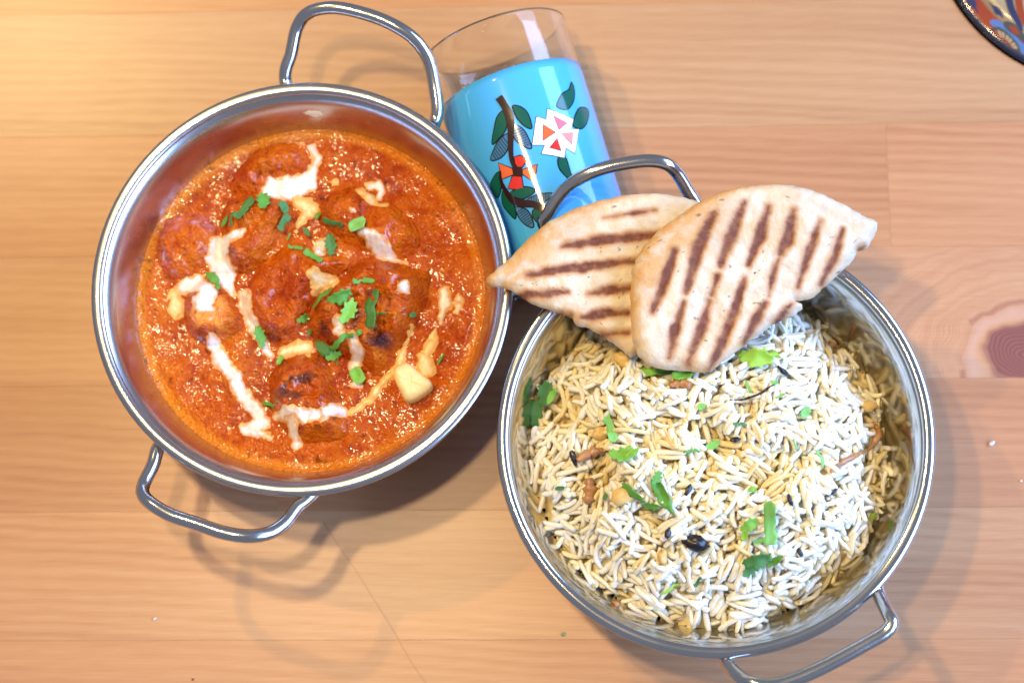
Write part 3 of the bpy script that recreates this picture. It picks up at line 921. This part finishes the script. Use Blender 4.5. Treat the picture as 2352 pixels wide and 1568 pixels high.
for k in range(8):
    for c in range(5):
        v, f = grain_mesh(*VAR[k], k)
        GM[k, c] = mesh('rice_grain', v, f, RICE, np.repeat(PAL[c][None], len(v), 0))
SV, SF, SCOL = [], [], []
off = 0
for gi, (k, x, y, z, yaw, pit, dep) in enumerate(grains):
    yel = min(0.9, max(0.02, 0.16 - 1.6 * dep + 16.0 * max(0.0, math.hypot(x - mc[0], y - mc[1]) - 0.048)))  # more yellow grains in hollows and near the wall, painting in the shade there
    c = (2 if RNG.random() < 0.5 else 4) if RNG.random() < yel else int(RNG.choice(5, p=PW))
    cy, sy, cp, sp = math.cos(yaw), math.sin(yaw), math.cos(pit), math.sin(pit)
    rx = RNG.uniform(0, 6.28)
    Rm = np.array([[cy * cp, -sy, -cy * sp], [sy * cp, cy, -sy * sp], [sp, 0, cp]]) @ np.array([[1, 0, 0], [0, math.cos(rx), -math.sin(rx)], [0, math.sin(rx), math.cos(rx)]])
    if gi in single:
        o = obj('rice_grain', GM[k, c])
        m = Matrix.Identity(4)
        for i in range(3):
            for j in range(3):
                m[i][j] = Rm[i, j]
            m[i][3] = (x, y, z)[i]
        o.matrix_world = m
        tag(o, 'long white grain of cooked rice lying on top of the heaped rice', 'rice grain', 'single rice grains on top of the heap')
    else:
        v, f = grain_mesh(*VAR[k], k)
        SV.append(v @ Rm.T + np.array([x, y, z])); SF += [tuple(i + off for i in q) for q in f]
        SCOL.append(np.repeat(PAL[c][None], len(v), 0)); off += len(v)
# the packed rice underneath
q = INR & (MOUND - 0.0022 > zin - 0.004) | (RB < 0.05)
I, J = np.nonzero(grid_faces(q)); I, J = I[(I % 2 == 0) & (J % 2 == 0)], J[(I % 2 == 0) & (J % 2 == 0)]
keep = (I + 2 <= NG) & (J + 2 <= NG); I, J = I[keep], J[keep]
idx = {}
V2 = []
for a, b in zip(I, J):
    fc = []
    for p in ((a, b), (a + 2, b), (a + 2, b + 2), (a, b + 2)):
        if p not in idx:
            idx[p] = off + len(V2)
            V2.append((RX[p], RY[p], GROUND[p] + 0.0003 * random.random()))
        fc.append(idx[p])
    SF.append(tuple(fc))
SV.append(np.array(V2)); SCOL.append(np.repeat(np.array([[0.86, 0.72, 0.40]]), len(V2), 0))
o = obj('rice', mesh('rice', np.vstack(SV), SF, RICE, np.vstack(SCOL)))
tag(o, 'heap of pale yellow and white cooked rice filling the polished bowl', 'rice', None, 'stuff')


def rice_top(x, y):
    i = int(round((x - CB[0]) / RG)) + 150; j = int(round((y - CB[1]) / RG)) + 150
    i = min(max(i, 3), NG - 3); j = min(max(j, 3), NG - 3)
    s = H[i - 2:i + 3, j - 2:j + 3]
    return float(np.sort(s.ravel())[-6]), float(H[i + 3, j - 2:j + 3].mean() - H[i - 3, j - 2:j + 3].mean()) / (6 * RG), float(H[i - 2:i + 3, j + 3].mean() - H[i - 2:i + 3, j - 3].mean()) / (6 * RG)


K5 = 1800 / 1852 * 2352 / 3936 / FPX * 0.62
for sh, x, y, L, a, w, tn in [
    ('strip', 690, 340, 125, 2, 0.75, 'l'), ('lobed', 812, 345, 130, 35, 0.8, 'l'), ('lobed', 255, 430, 110, 70, 0.9, 'd'), ('lobed', 215, 500, 120, 80, 0.8, 'd'), ('point', 280, 440, 80, 60, 0.8, 'l'),
    ('lobed', 1085, 285, 150, -10, 0.75, 'y'), ('point', 1150, 270, 90, -60, 0.7, 'y'), ('thin', 1055, 405, 70, -70, 1.6, 'p'), ('quad', 1155, 385, 38, 30, 0.8, 'l'), ('strip', 1180, 437, 42, 30, 0.6, 'l'),
    ('strip', 510, 560, 130, -70, 0.7, 'p'), ('quad', 1280, 500, 52, 60, 0.9, 'p'), ('lobed', 565, 670, 120, -10, 0.8, 'l'), ('point', 600, 660, 70, 30, 0.8, 'y'), ('lobed', 912, 630, 70, 20, 0.7, 'l'), ('thin', 835, 652, 70, 5, 1.6, 'm'),
    ('thin', 1020, 545, 55, 0, 2, 'd'), ('thin', 1340, 680, 80, -70, 1.4, 'p'), ('point', 600, 815, 120, -30, 0.7, 'm'), ('point', 720, 825, 150, -65, 0.75, 'm'), ('lobed', 670, 865, 75, 10, 0.8, 'm'), ('lobed', 690, 760, 70, 50, 0.8, 'm'),
    ('strip', 1145, 935, 170, 82, 0.75, 'p'), ('lobed', 1060, 945, 85, 30, 0.8, 'l'), ('quad', 1040, 985, 45, 80, 0.9, 'y'), ('thin', 1105, 1005, 70, 10, 2, 'l'), ('lobed', 1090, 1085, 120, 15, 0.8, 'd'), ('lobed', 1060, 1115, 90, 40, 0.9, 'd'),
    ('point', 1160, 1085, 80, 35, 0.8, 'm'), ('strip', 855, 1165, 52, 80, 0.7, 'd'), ('quad', 1070, 805, 36, 0, 0.9, 'l'), ('thin', 750, 1195, 80, 25, 1.4, 'y'), ('quad', 870, 475, 36, 20, 1, 'l'), ('thin', 1240, 625, 50, -75, 1.2, 'p'),
    ('quad', 1555, 905, 45, 20, 0.8, 'y'), ('quad', 490, 835, 30, 60, 0.9, 'd'), ('quad', 310, 800, 44, 10, 0.5, 'd'), ('quad', 290, 880, 24, 0, 0.7, 'd')]:
    p = W(*c5(x, y), 0.056)[:2]; z, sx, sy = rice_top(*p)
    p = W(*c5(x, y), z)[:2]; z, sx, sy = rice_top(*p)
    coriander(sh, p[0], p[1], z, 0.5 * sx + random.uniform(-.25, .25), 0.5 * sy + random.uniform(-.25, .25), math.radians(a), L * K5, w, TN[tn],
              'chopped coriander %s lying on the heaped rice' % NM[sh], 'coriander %s pieces on the rice' % NM[sh], 0.0004)

# dark whole spices, fried onion strips and black cumin threads in the rice
SPICE = plain('dark_spice', (0.012, 0.010, 0.012), 0.3, 0.5, 0.6, 900.0)
ONION = plain('fried_onion', (0.42, 0.20, 0.075), 0.3, 0.5, 0.5, 220.0)
CASHEW = plain('toasted_cashew', (0.66, 0.44, 0.14), 0.45, 0.4, 0.2, 260.0)


def lump(name, sx, sy, sz, seed, mat, n=14, m=10):
    V = []
    for i in range(m + 1):
        th = math.pi * i / m
        for k in range(n):
            a = 2 * math.pi * k / n
            q = np.array([math.sin(th) * math.cos(a), math.sin(th) * math.sin(a), math.cos(th)])
            w = 1 + 0.30 * float(vnoise(q[0] * 2.2 + q[2], q[1] * 2.2 - q[2] * 1.3, seed)) + 0.14 * float(vnoise(q[0] * 5 + q[2] * 3, q[1] * 5, seed + 1))
            V.append(q * w * np.array([sx, sy, sz]))
    f = [(i * n + k, (i + 1) * n + k, (i + 1) * n + (k + 1) % n, i * n + (k + 1) % n) for i in range(m) for k in range(n)]
    return mesh(name, V, np.array(f), mat)


def on_rice(x, y, dz):
    p = W(*c5(x, y), 0.055)[:2]; z = rice_top(*p)[0]
    p = W(*c5(x, y), z)[:2]; z = rice_top(*p)[0]
    return (p[0], p[1], z + dz)


for x, y, sx, sy, a, lab in [(852, 1012, .0040, .0028, -15, 'shrivelled black cardamom pod in the middle of the rice'), (818, 808, .0022, .0011, 55, 'black clove standing beside the pointed coriander leaves'),
                             (738, 975, .0019, .0010, 70, 'small black clove near the cardamom pod'), (1222, 842, .0023, .0008, -70, 'thin black seed beside the pale green strip'),
                             (1258, 1050, .0016, .0009, -60, 'black seed by the dark coriander cluster'), (365, 675, .0030, .0012, -75, 'dark curled spice husk against the browned onion'), (1005, 605, .0018, .0008, 10, 'tiny black seed on the white rice')]:
    o = obj('whole_spice', lump('whole_spice', sx, sy, min(sx, sy) * 0.8, int(x), SPICE)); o.location = on_rice(x, y, 0.0004); o.rotation_euler = (0, 0.1, math.radians(a))
    tag(o, lab, 'spice', 'dark whole spices in the rice')
for pts, r, lab, mat in [([(980, 458), (1030, 450), (1065, 438), (1100, 425), (1135, 402), (1160, 390)], 0.00045, 'thin black herb stalk lying across the white rice', SPICE),
                         ([(1170, 318), (1195, 338), (1220, 352)], 0.0007, 'dark curled stalk end below the yellow-green leaf', SPICE),
                         ([(1360, 830), (1390, 815), (1420, 785)], 0.0005, 'short black stalk near the bare steel wall', SPICE),
                         ([(1535, 640), (1565, 600), (1580, 560), (1560, 530)], 0.0011, 'curved strip of browned onion at the rice edge', ONION),
                         ([(1380, 735), (1420, 700), (1480, 670), (1530, 640)], 0.0010, 'long strip of browned onion joining the curved one', ONION),
                         ([(380, 690), (430, 660), (480, 650)], 0.0016, 'brown onion strip beside the dark husk', ONION),
                         ([(745, 395), (790, 385), (830, 390)], 0.0018, 'brown onion piece under the green leaf by the bread', ONION),
                         ([(425, 760), (430, 810), (420, 860)], 0.0022, 'glossy pale brown onion strip among yellow rice', ONION),
                         ([(520, 1240), (540, 1260)], 0.0012, 'short brown onion piece low in the rice', ONION),
                         ([(1385, 215), (1430, 225)], 0.0014, 'orange brown onion bit in the shade of the bread', ONION)]:
    P = np.array([on_rice(x, y, r * 0.5) for x, y in pts])
    C = catmull(P, 5) if len(P) > 2 else P
    rr = r * (0.45 + 0.55 * np.sin(np.linspace(0.25, math.pi - 0.25, len(C)))) * (1 + 0.2 * RNG.normal(size=len(C)))
    o = obj('herb_stalk' if mat is SPICE else 'onion_strip', mesh('strip', *tube(C, rr, 8), mat))
    tag(o, lab, 'stalk' if mat is SPICE else 'onion', 'thin dark stalks on the rice' if mat is SPICE else 'browned onion strips in the rice')
for x, y, sx, sy, a, lab in [(1535, 470, .0032, .0020, -10, 'toasted yellow cashew bit at the shaded rice edge'), (560, 830, .0042, .0030, 20, 'broad yellow cashew half in the hollow by the pointed leaves'),
                             (470, 580, .0032, .0024, 30, 'yellow cashew bit under the pale green strip'), (715, 1070, .0026, .0018, 80, 'bright yellow cashew bit near the black pod'), (560, 290, .0036, .0024, -40, 'yellow cashew bit in the shade of the bread tip')]:
    o = obj('cashew_bit', lump('cashew_bit', sx, sy, 0.0015, int(x) + 3, CASHEW)); o.location = on_rice(x, y, -0.0002); o.rotation_euler = (0, 0, math.radians(a))
    tag(o, lab, 'cashew', 'cashew bits in the rice')

# ------------------------------------------------------------------ the painted glass lying on its side
GLEN, GR1, GR0 = 0.096, 0.0282, 0.0252
pr = W(1134, 97, GR1); pb = W(1134 + 0.327 * 480, 97 + 0.945 * 480, GR1 - 0.0022)
ax = pb - pr; ax[2] = 0; ax /= np.linalg.norm(ax)
rim_c = pr; base_c = pr + ax * GLEN; base_c[2] = GR0
zl = rim_c - base_c; zl /= np.linalg.norm(zl)               # local z: base -> rim
xl = np.array([0, 0, 1.0]) - zl * zl[2]; xl /= np.linalg.norm(xl)   # local x: up
yl = np.cross(zl, xl)
RGm = np.array([xl, yl, zl])                                # world -> local
glass = empty('painted_glass'); tag(glass, 'clear drinking glass with blue floral painted band lying on its side between the bowls', 'glass')
m = Matrix.Identity(4)
for i in range(3):
    m[i][0], m[i][1], m[i][2], m[i][3] = xl[i], yl[i], zl[i], base_c[i]
m[2][3] += 0.0004
glass.matrix_world = m


def gr(z):
    return GR0 + (GR1 - GR0) * z / GLEN


s = NT('clear_glass'); s.set(Base_Color=c4(0.97, 0.985, 0.985), Roughness=0.02, Transmission_Weight=1.0, IOR=1.46)
s.bump(s.noise(s.n('TexCoord').outputs['Object'], 60.0, 2), 0.03, 0.0005)
CLEAR = s.m
T = 0.0016
prof = [(0.0001, 0), (GR0 - 0.003, 0), (GR0 - 0.0008, 0.0006), (GR0, 0.003)] + [(gr(z), z) for z in np.linspace(0.006, GLEN - 0.0012, 20)] + \
       [(GR1 - 0.0002, GLEN - 0.0004), (GR1 - T / 2, GLEN), (GR1 - T + 0.0002, GLEN - 0.0004)] + [(gr(z) - T, z) for z in np.linspace(GLEN - 0.0012, 0.011, 20)] + \
       [(GR0 - T - 0.002, 0.0075), (0.0001, 0.007)]
obj('glass_body', mesh('glass_body', *lathe(prof, 140), CLEAR), glass)
BZ = GLEN - 0.0205
PAINT = plain('blue_enamel', (0.065, 0.41, 0.86), 0.45, 0.08, 0.05, 30.0, coat=1.0)
zs = np.linspace(0.004, BZ, 24)
prof = [(gr(z) + 0.00008, z) for z in zs] + [(gr(z) + 0.00002, z) for z in zs[::-1]]
band = obj('painted_band', mesh('painted_band', *lathe(prof, 160, True), PAINT), glass)
c3 = crop(1850, 250, 600 / 1447)
CAML = RGm @ (CAM - base_c)


def on_glass(x, y):
    v = RGm @ ray(*c3(x, y)); t0, t1 = 0.3, None
    ts = np.linspace(0.45, 0.80, 500)
    Pn = CAML[None] + v[None] * ts[:, None]
    f = np.hypot(Pn[:, 0], Pn[:, 1]) - gr(Pn[:, 2])
    k = np.argmax(f < 0)
    if f[k] >= 0:
        k = int(np.argmin(f)); p = Pn[k]
    else:
        u = f[k - 1] / (f[k - 1] - f[k]); p = Pn[k - 1] + (Pn[k] - Pn[k - 1]) * u
    return np.array([math.atan2(p[1], p[0]) * 0.0265, p[2]])   # unrolled coordinates


def ink(name, rgb):
    return plain(name, rgb, 0.45, 0.08, 0.12, 400.0, coat=0.8)


INK = ink('black_outline', (0.008, 0.008, 0.012)); GREEN = ink('green_enamel', (0.004, 0.095, 0.060)); REDE = ink('red_enamel', (0.62, 0.030, 0.022)); ORNG = ink('orange_enamel', (0.72, 0.13, 0.035))
WHITE = ink('white_enamel', (0.80, 0.80, 0.84)); BRWN = ink('brown_enamel', (0.026, 0.007, 0.006)); SLATE = ink('slate_enamel', (0.05, 0.17, 0.34))


def offset_poly(P, d):
    n = len(P); area = 0.5 * np.sum(P[:, 0] * np.roll(P[:, 1], -1) - np.roll(P[:, 0], -1) * P[:, 1])
    e = np.roll(P, -1, 0) - P; e /= np.linalg.norm(e, axis=1)[:, None] + 1e-12
    nr = np.c_[e[:, 1], -e[:, 0]] * np.sign(area)
    av = nr + np.roll(nr, 1, 0); av /= np.maximum(0.6, np.linalg.norm(av, axis=1))[:, None]
    return P + av * d


def decal(name, P, lift, mat, parent=band):
    P = np.asarray(P, float)
    Q = []
    for a, b in zip(P, np.roll(P, -1, 0)):
        k = max(1, int(np.linalg.norm(b - a) / 0.0008))
        for i in range(k):
            Q.append(a + (b - a) * i / k)
    Q = np.array(Q); n = len(Q)
    pts = [Vector(q) for q in Q]
    lo, hi = Q.min(0), Q.max(0)
    g = np.array([(x, y) for x in np.arange(lo[0], hi[0], 0.0012) for y in np.arange(lo[1], hi[1], 0.0012)])
    if len(g):
        sd = poly_sdf(Q, g[:, 0], g[:, 1])
        pts += [Vector(q) for q in g[sd > 0.0004]]
    vs, es, fs, *_ = delaunay_2d_cdt(pts, [(i, (i + 1) % n) for i in range(n)], [], 1, 1e-8)
    V = [((gr(p.y) + lift) * math.cos(p.x / 0.0265), (gr(p.y) + lift) * math.sin(p.x / 0.0265), p.y) for p in vs]
    mm = mesh(name, V, [tuple(f) for f in fs], mat)
    return obj(name, mm, parent)


def motif(name, pts, mat, smooth=True, line=0.00036):
    P = np.array([on_glass(x, y) for x, y in pts])
    if smooth:
        P = catmull(P, 5, True)
    decal('outline', offset_poly(P, line), 0.00016, INK)
    decal(name, offset_poly(P, -0.00010), 0.00024, mat)
    return P


def sweep(pts):
    P = np.array([on_glass(x, y) for x, y, w in pts]); kk = 600 / 1447 * 2352 / 3936 / FPX * 0.64
    w = np.array([q[2] * kk for q in pts]); A = catmull(np.c_[P, w], 5)
    T = np.gradient(A[:, :2], axis=0); T /= np.linalg.norm(T, axis=1)[:, None]
    N = np.c_[-T[:, 1], T[:, 0]]
    return np.vstack([A[:, :2] + N * A[:, 2:], (A[:, :2] - N * A[:, 2:])[::-1]])


for L in ([(200, 435), (150, 490), (125, 590), (105, 735), (160, 690), (212, 630), (238, 560), (225, 480)], [(295, 385), (370, 398), (432, 460), (467, 588), (405, 570), (345, 510), (312, 450)],
          [(835, 168), (860, 240), (850, 340), (800, 412), (740, 412), (700, 380), (745, 280), (810, 235)], [(868, 480), (900, 415), (945, 400), (992, 430), (978, 530), (930, 592), (862, 582), (850, 550)],
          [(715, 870), (780, 870), (810, 960), (842, 1078), (770, 1020), (722, 955)], [(400, 1135), (495, 1158), (450, 1215), (370, 1242), (275, 1198), (320, 1160)], [(165, 1000), (120, 1045), (92, 1130), (150, 1232), (185, 1150), (178, 1070)],
          [(205, 1175), (198, 1270), (240, 1350), (318, 1425), (312, 1320), (270, 1245)], [(490, 1345), (570, 1350), (620, 1400), (600, 1510), (520, 1460), (480, 1400)]):
    motif('leaf', L, GREEN)
for L, (u0, u1) in (([(310, 568), (370, 588), (420, 650), (465, 772), (400, 760), (330, 710), (298, 640)], ((320, 580), (450, 765))), ([(248, 645), (170, 700), (120, 790), (92, 882), (170, 870), (232, 810), (255, 730)], ((240, 665), (105, 872))),
                    ([(430, 1262), (490, 1220), (560, 1200), (662, 1198), (600, 1260), (520, 1287)], ((440, 1262), (645, 1202))), ([(322, 1325), (410, 1340), (460, 1400), (485, 1503), (410, 1480), (350, 1410)], ((335, 1335), (475, 1490)))):
    P = motif('striped_leaf', L, SLATE)
    a, b = on_glass(*u0), on_glass(*u1); d = b - a; nn = np.array([-d[1], d[0]]) / np.linalg.norm(d); ln = np.linalg.norm(d); d = d / ln
    for t in np.linspace(0.14, 0.88, 8):
        c = a + d * ln * t
        ss = np.linspace(-0.006, 0.006, 121); q = c[None] + (nn + 0.25 * d)[None] * ss[:, None]
        ins = poly_sdf(P, q[:, 0], q[:, 1]) > 0
        if ins.sum() < 4:
            continue
        lo, hi = q[ins][0], q[ins][-1]; w = d * 0.00013
        decal('leaf_stripe', [lo - w, lo + w, hi + w, hi - w], 0.00032, INK)
for b in ([(165, 305, 34), (215, 380, 32), (258, 470, 38), (275, 570, 30), (275, 680, 26), (276, 800, 22), (290, 900, 18), (335, 985, 22)], [(178, 985, 9), (188, 1080, 14), (230, 1170, 22), (290, 1250, 32), (380, 1285, 36), (480, 1295, 30), (560, 1330, 32), (640, 1385, 32)]):
    P = sweep(b); decal('outline', offset_poly(P, 0.00012), 0.00034, INK); decal('branch', P, 0.00040, BRWN)
for L, mt in (([(308, 858), (360, 843), (432, 880), (405, 915), (378, 955), (322, 950)], REDE), ([(162, 912), (290, 965), (300, 1020), (195, 1062), (180, 990)], ORNG), ([(518, 928), (505, 1010), (488, 1088), (385, 1015), (385, 975)], ORNG), ([(292, 1032), (375, 1040), (392, 1142), (320, 1158), (252, 1148)], REDE)):
    motif('petal', L, mt, False)
decal('flower_center', [on_glass(x, y) for x, y in [(305, 945), (380, 950), (385, 1035), (300, 1035)]], 0.00046, BRWN)
motif('white_flower', [(610, 412), (852, 510), (828, 602), (902, 600), (865, 825), (782, 775), (770, 868), (556, 828), (588, 748), (472, 748), (510, 482), (600, 512)], WHITE, False, 0.00026)
for L, mt in (([(572, 558), (685, 630), (572, 708)], ORNG), ([(632, 772), (702, 688), (738, 802)], REDE), ([(668, 478), (792, 545), (718, 608)], REDE), ([(742, 645), (848, 630), (836, 745)], ORNG)):
    P = np.array([on_glass(x, y) for x, y in L]); decal('outline', offset_poly(P, 0.00016), 0.00034, INK); decal('petal', offset_poly(P, -0.0001), 0.00042, mt)

# ------------------------------------------------------------------ the decorated dish in the corner
DC = W(2538, -180, 0.004); DR = 0.0605
dish = empty('decorated_dish', (DC[0], DC[1], 0)); tag(dish, 'round enamelled dish with cream, red and blue floral pattern and dark edge', 'dish')
CREAME = plain('cream_enamel', (0.36, 0.27, 0.14), 0.30, 0.4, 0.12, 60.0, coat=0.3)  # dish enamels darkened: the shade over the dish is put into their colours
VERM = plain('vermilion_enamel', (0.28, 0.045, 0.014), 0.30, 0.4, 0.25, 60.0, coat=0.3)
NAVY = plain('navy_enamel', (0.030, 0.035, 0.080), 0.2, 0.5, 0.3, 100.0, coat=1.0)
SKYE = plain('sky_enamel', (0.09, 0.17, 0.34), 0.22, 0.5, 0.1, 100.0, coat=1.0)
OLIV = plain('olive_enamel', (0.065, 0.062, 0.048), 0.25, 0.5, 0.2, 100.0, coat=1.0)
prof = [(0.0001, 0.0085), (0.020, 0.0085), (0.045, 0.0082), (0.057, 0.0072), (0.0622, 0.0060), (0.0640, 0.0046), (0.0644, 0.0030), (0.0636, 0.0010), (0.061, 0.0003), (0.0001, 0.0003)]
PC = catmull(prof, 6); PC[:, 1] = np.maximum(PC[:, 1] * 0.42, 0.0003)
obj('dish_body', mesh('dish_body', *lathe(PC, 160), NAVY), dish)
PT = PC[:31]


def dz(r):
    return float(np.interp(r, PT[:, 0], PT[:, 1]))


def dish_patch(name, pts, mat, lift, polar=False):
    P = np.array(pts, float)
    if polar:
        P = np.array([(r * math.cos(a), r * math.sin(a)) for r, a in P])
    n = len(P); vs = [Vector(p) for p in P]
    lo, hi = P.min(0), P.max(0); g = np.array([(x, y) for x in np.arange(lo[0], hi[0], 0.0012) for y in np.arange(lo[1], hi[1], 0.0012)])
    if len(g):
        vs += [Vector(q) for q in g[poly_sdf(P, g[:, 0], g[:, 1]) > 0.0004]]
    v, _, f, *_ = delaunay_2d_cdt(vs, [(i, (i + 1) % n) for i in range(n)], [], 1, 1e-8)
    V = [(p.x, p.y, dz(math.hypot(p.x, p.y)) + lift) for p in v]
    return obj(name, mesh(name, V, [tuple(q) for q in f], mat), dish)


for nm, r0, r1, mt in (('cream_ground', 0.0002, 0.0581, CREAME), ('red_edge_band', 0.0580, 0.0633, VERM)):
    rs = np.linspace(r0, r1, 10); up = 0.00012 if r0 < 0.05 else 0.00016
    P = [(r, dz(r) + up) for r in rs] + [(r, dz(r) + 0.00003) for r in rs[::-1]]
    obj(nm, mesh(nm, *lathe(P, 160, True), mt), dish)
cc = crop(3300, 0, 636 / 1994)


def dp(x, y):
    q = W(*cc(x, y), 0.0033)
    return (q[0] - DC[0], q[1] - DC[1])


def dpoly(pts, sm=True):
    P = np.array([dp(x, y) for x, y in pts]); P = catmull(P, 4, True) if sm else P
    r = np.linalg.norm(P, axis=1); P *= (np.minimum(r, 0.0633) / r)[:, None]
    return P


dish_patch('blue_drop', dpoly([(1560, 20), (1630, 70), (1680, 90), (1715, 130), (1750, 220), (1700, 190), (1650, 170), (1610, 90)]), NAVY, 0.0002)
dish_patch('blue_leaf', dpoly([(1310, -60), (1400, 0), (1435, 70), (1410, 60), (1450, 160), (1380, 90), (1310, 30)]), NAVY, 0.00022)
dish_patch('sky_arch', dpoly([(1580, 260), (1650, 235), (1750, 290), (1860, 400), (1960, 500), (2100, 640), (2100, 800), (1990, 700), (1930, 590), (1850, 470), (1720, 350), (1640, 320)]), SKYE, 0.00018)
dish_patch('olive_petal', dpoly([(1745, 270), (1850, 270), (1960, 380), (2100, 520), (2050, 560), (1900, 440), (1780, 350)]), OLIV, 0.00026)
dish_patch('red_heart', dpoly([(1810, 320), (1880, 330), (1940, 400), (1900, 420), (1840, 370)]), VERM, 0.00034)
dish_patch('dark_stem', dpoly([(1760, -60), (1840, -60), (1880, 100), (1980, 330), (1960, 380), (1860, 240), (1800, 120)]), NAVY, 0.0003)
dish_patch('red_stem', dpoly([(1880, -60), (1960, -60), (1990, 120), (2060, 330), (2000, 330), (1910, 150)]), VERM, 0.00024)
fan = [(1560, 400), (1600, 345), (1680, 325), (1760, 360), (1850, 440), (1930, 540), (1965, 640), (1950, 700), (1880, 680), (1780, 600), (1680, 520), (1600, 450)]
dish_patch('fan_flower', dpoly(fan), OLIV, 0.0003)
for k in range(9):
    t0, t1 = k / 9, (k + 0.72) / 9
    arc = catmull([(1590, 410), (1660, 360), (1760, 400), (1850, 480), (1915, 570), (1940, 670)], 10)
    a, b = arc[int(t0 * (len(arc) - 1))], arc[int(t1 * (len(arc) - 1))]; c = np.array([1770, 575])
    dish_patch('fan_petal', dpoly([a, b, c + (b - c) * 0.2, c + (a - c) * 0.2], False), CREAME if 2 < k < 7 and False else VERM, 0.00038)
    if 2 <= k <= 7:
        dish_patch('fan_petal_tip', dpoly([a, b, c + (b - c) * 0.62, c + (a - c) * 0.62], False), CREAME, 0.00044)

# ------------------------------------------------------------------ crumbs on the table
CRW = plain('dry_rice_crumb', (0.75, 0.70, 0.62), 0.5, 0.4, 0.1)
CRG = plain('green_crumb', (0.22, 0.34, 0.20), 0.5, 0.4, 0.2)
for px, py, r, mt, nm, lab in [(2277, 1018, 0.0013, CRW, 'rice_crumb', 'white rice crumb on the bare planks beside the rice bowl'), (2345, 1104, 0.0006, CRW, 'rice_crumb', 'speck of rice on the planks further from the bowl'),
                               (1294, 1456, 0.0009, CRG, 'green_crumb', 'grey green crumb on the table under the rice bowl rim'), (355, 1421, 0.0008, CRW, 'rice_crumb', 'pale crumb on the table below the curry bowl handle'), (443, 1559, 0.0006, SPICE, 'dark_crumb', 'tiny dark crumb on the table planks')]:
    o = obj(nm, lump(nm, r, r * 0.6, r * 0.5, int(px), mt, 10, 6)); o.location = W(px, py, r * 0.45); o.rotation_euler = (0, 0, 0.6)
    tag(o, lab, 'crumb')
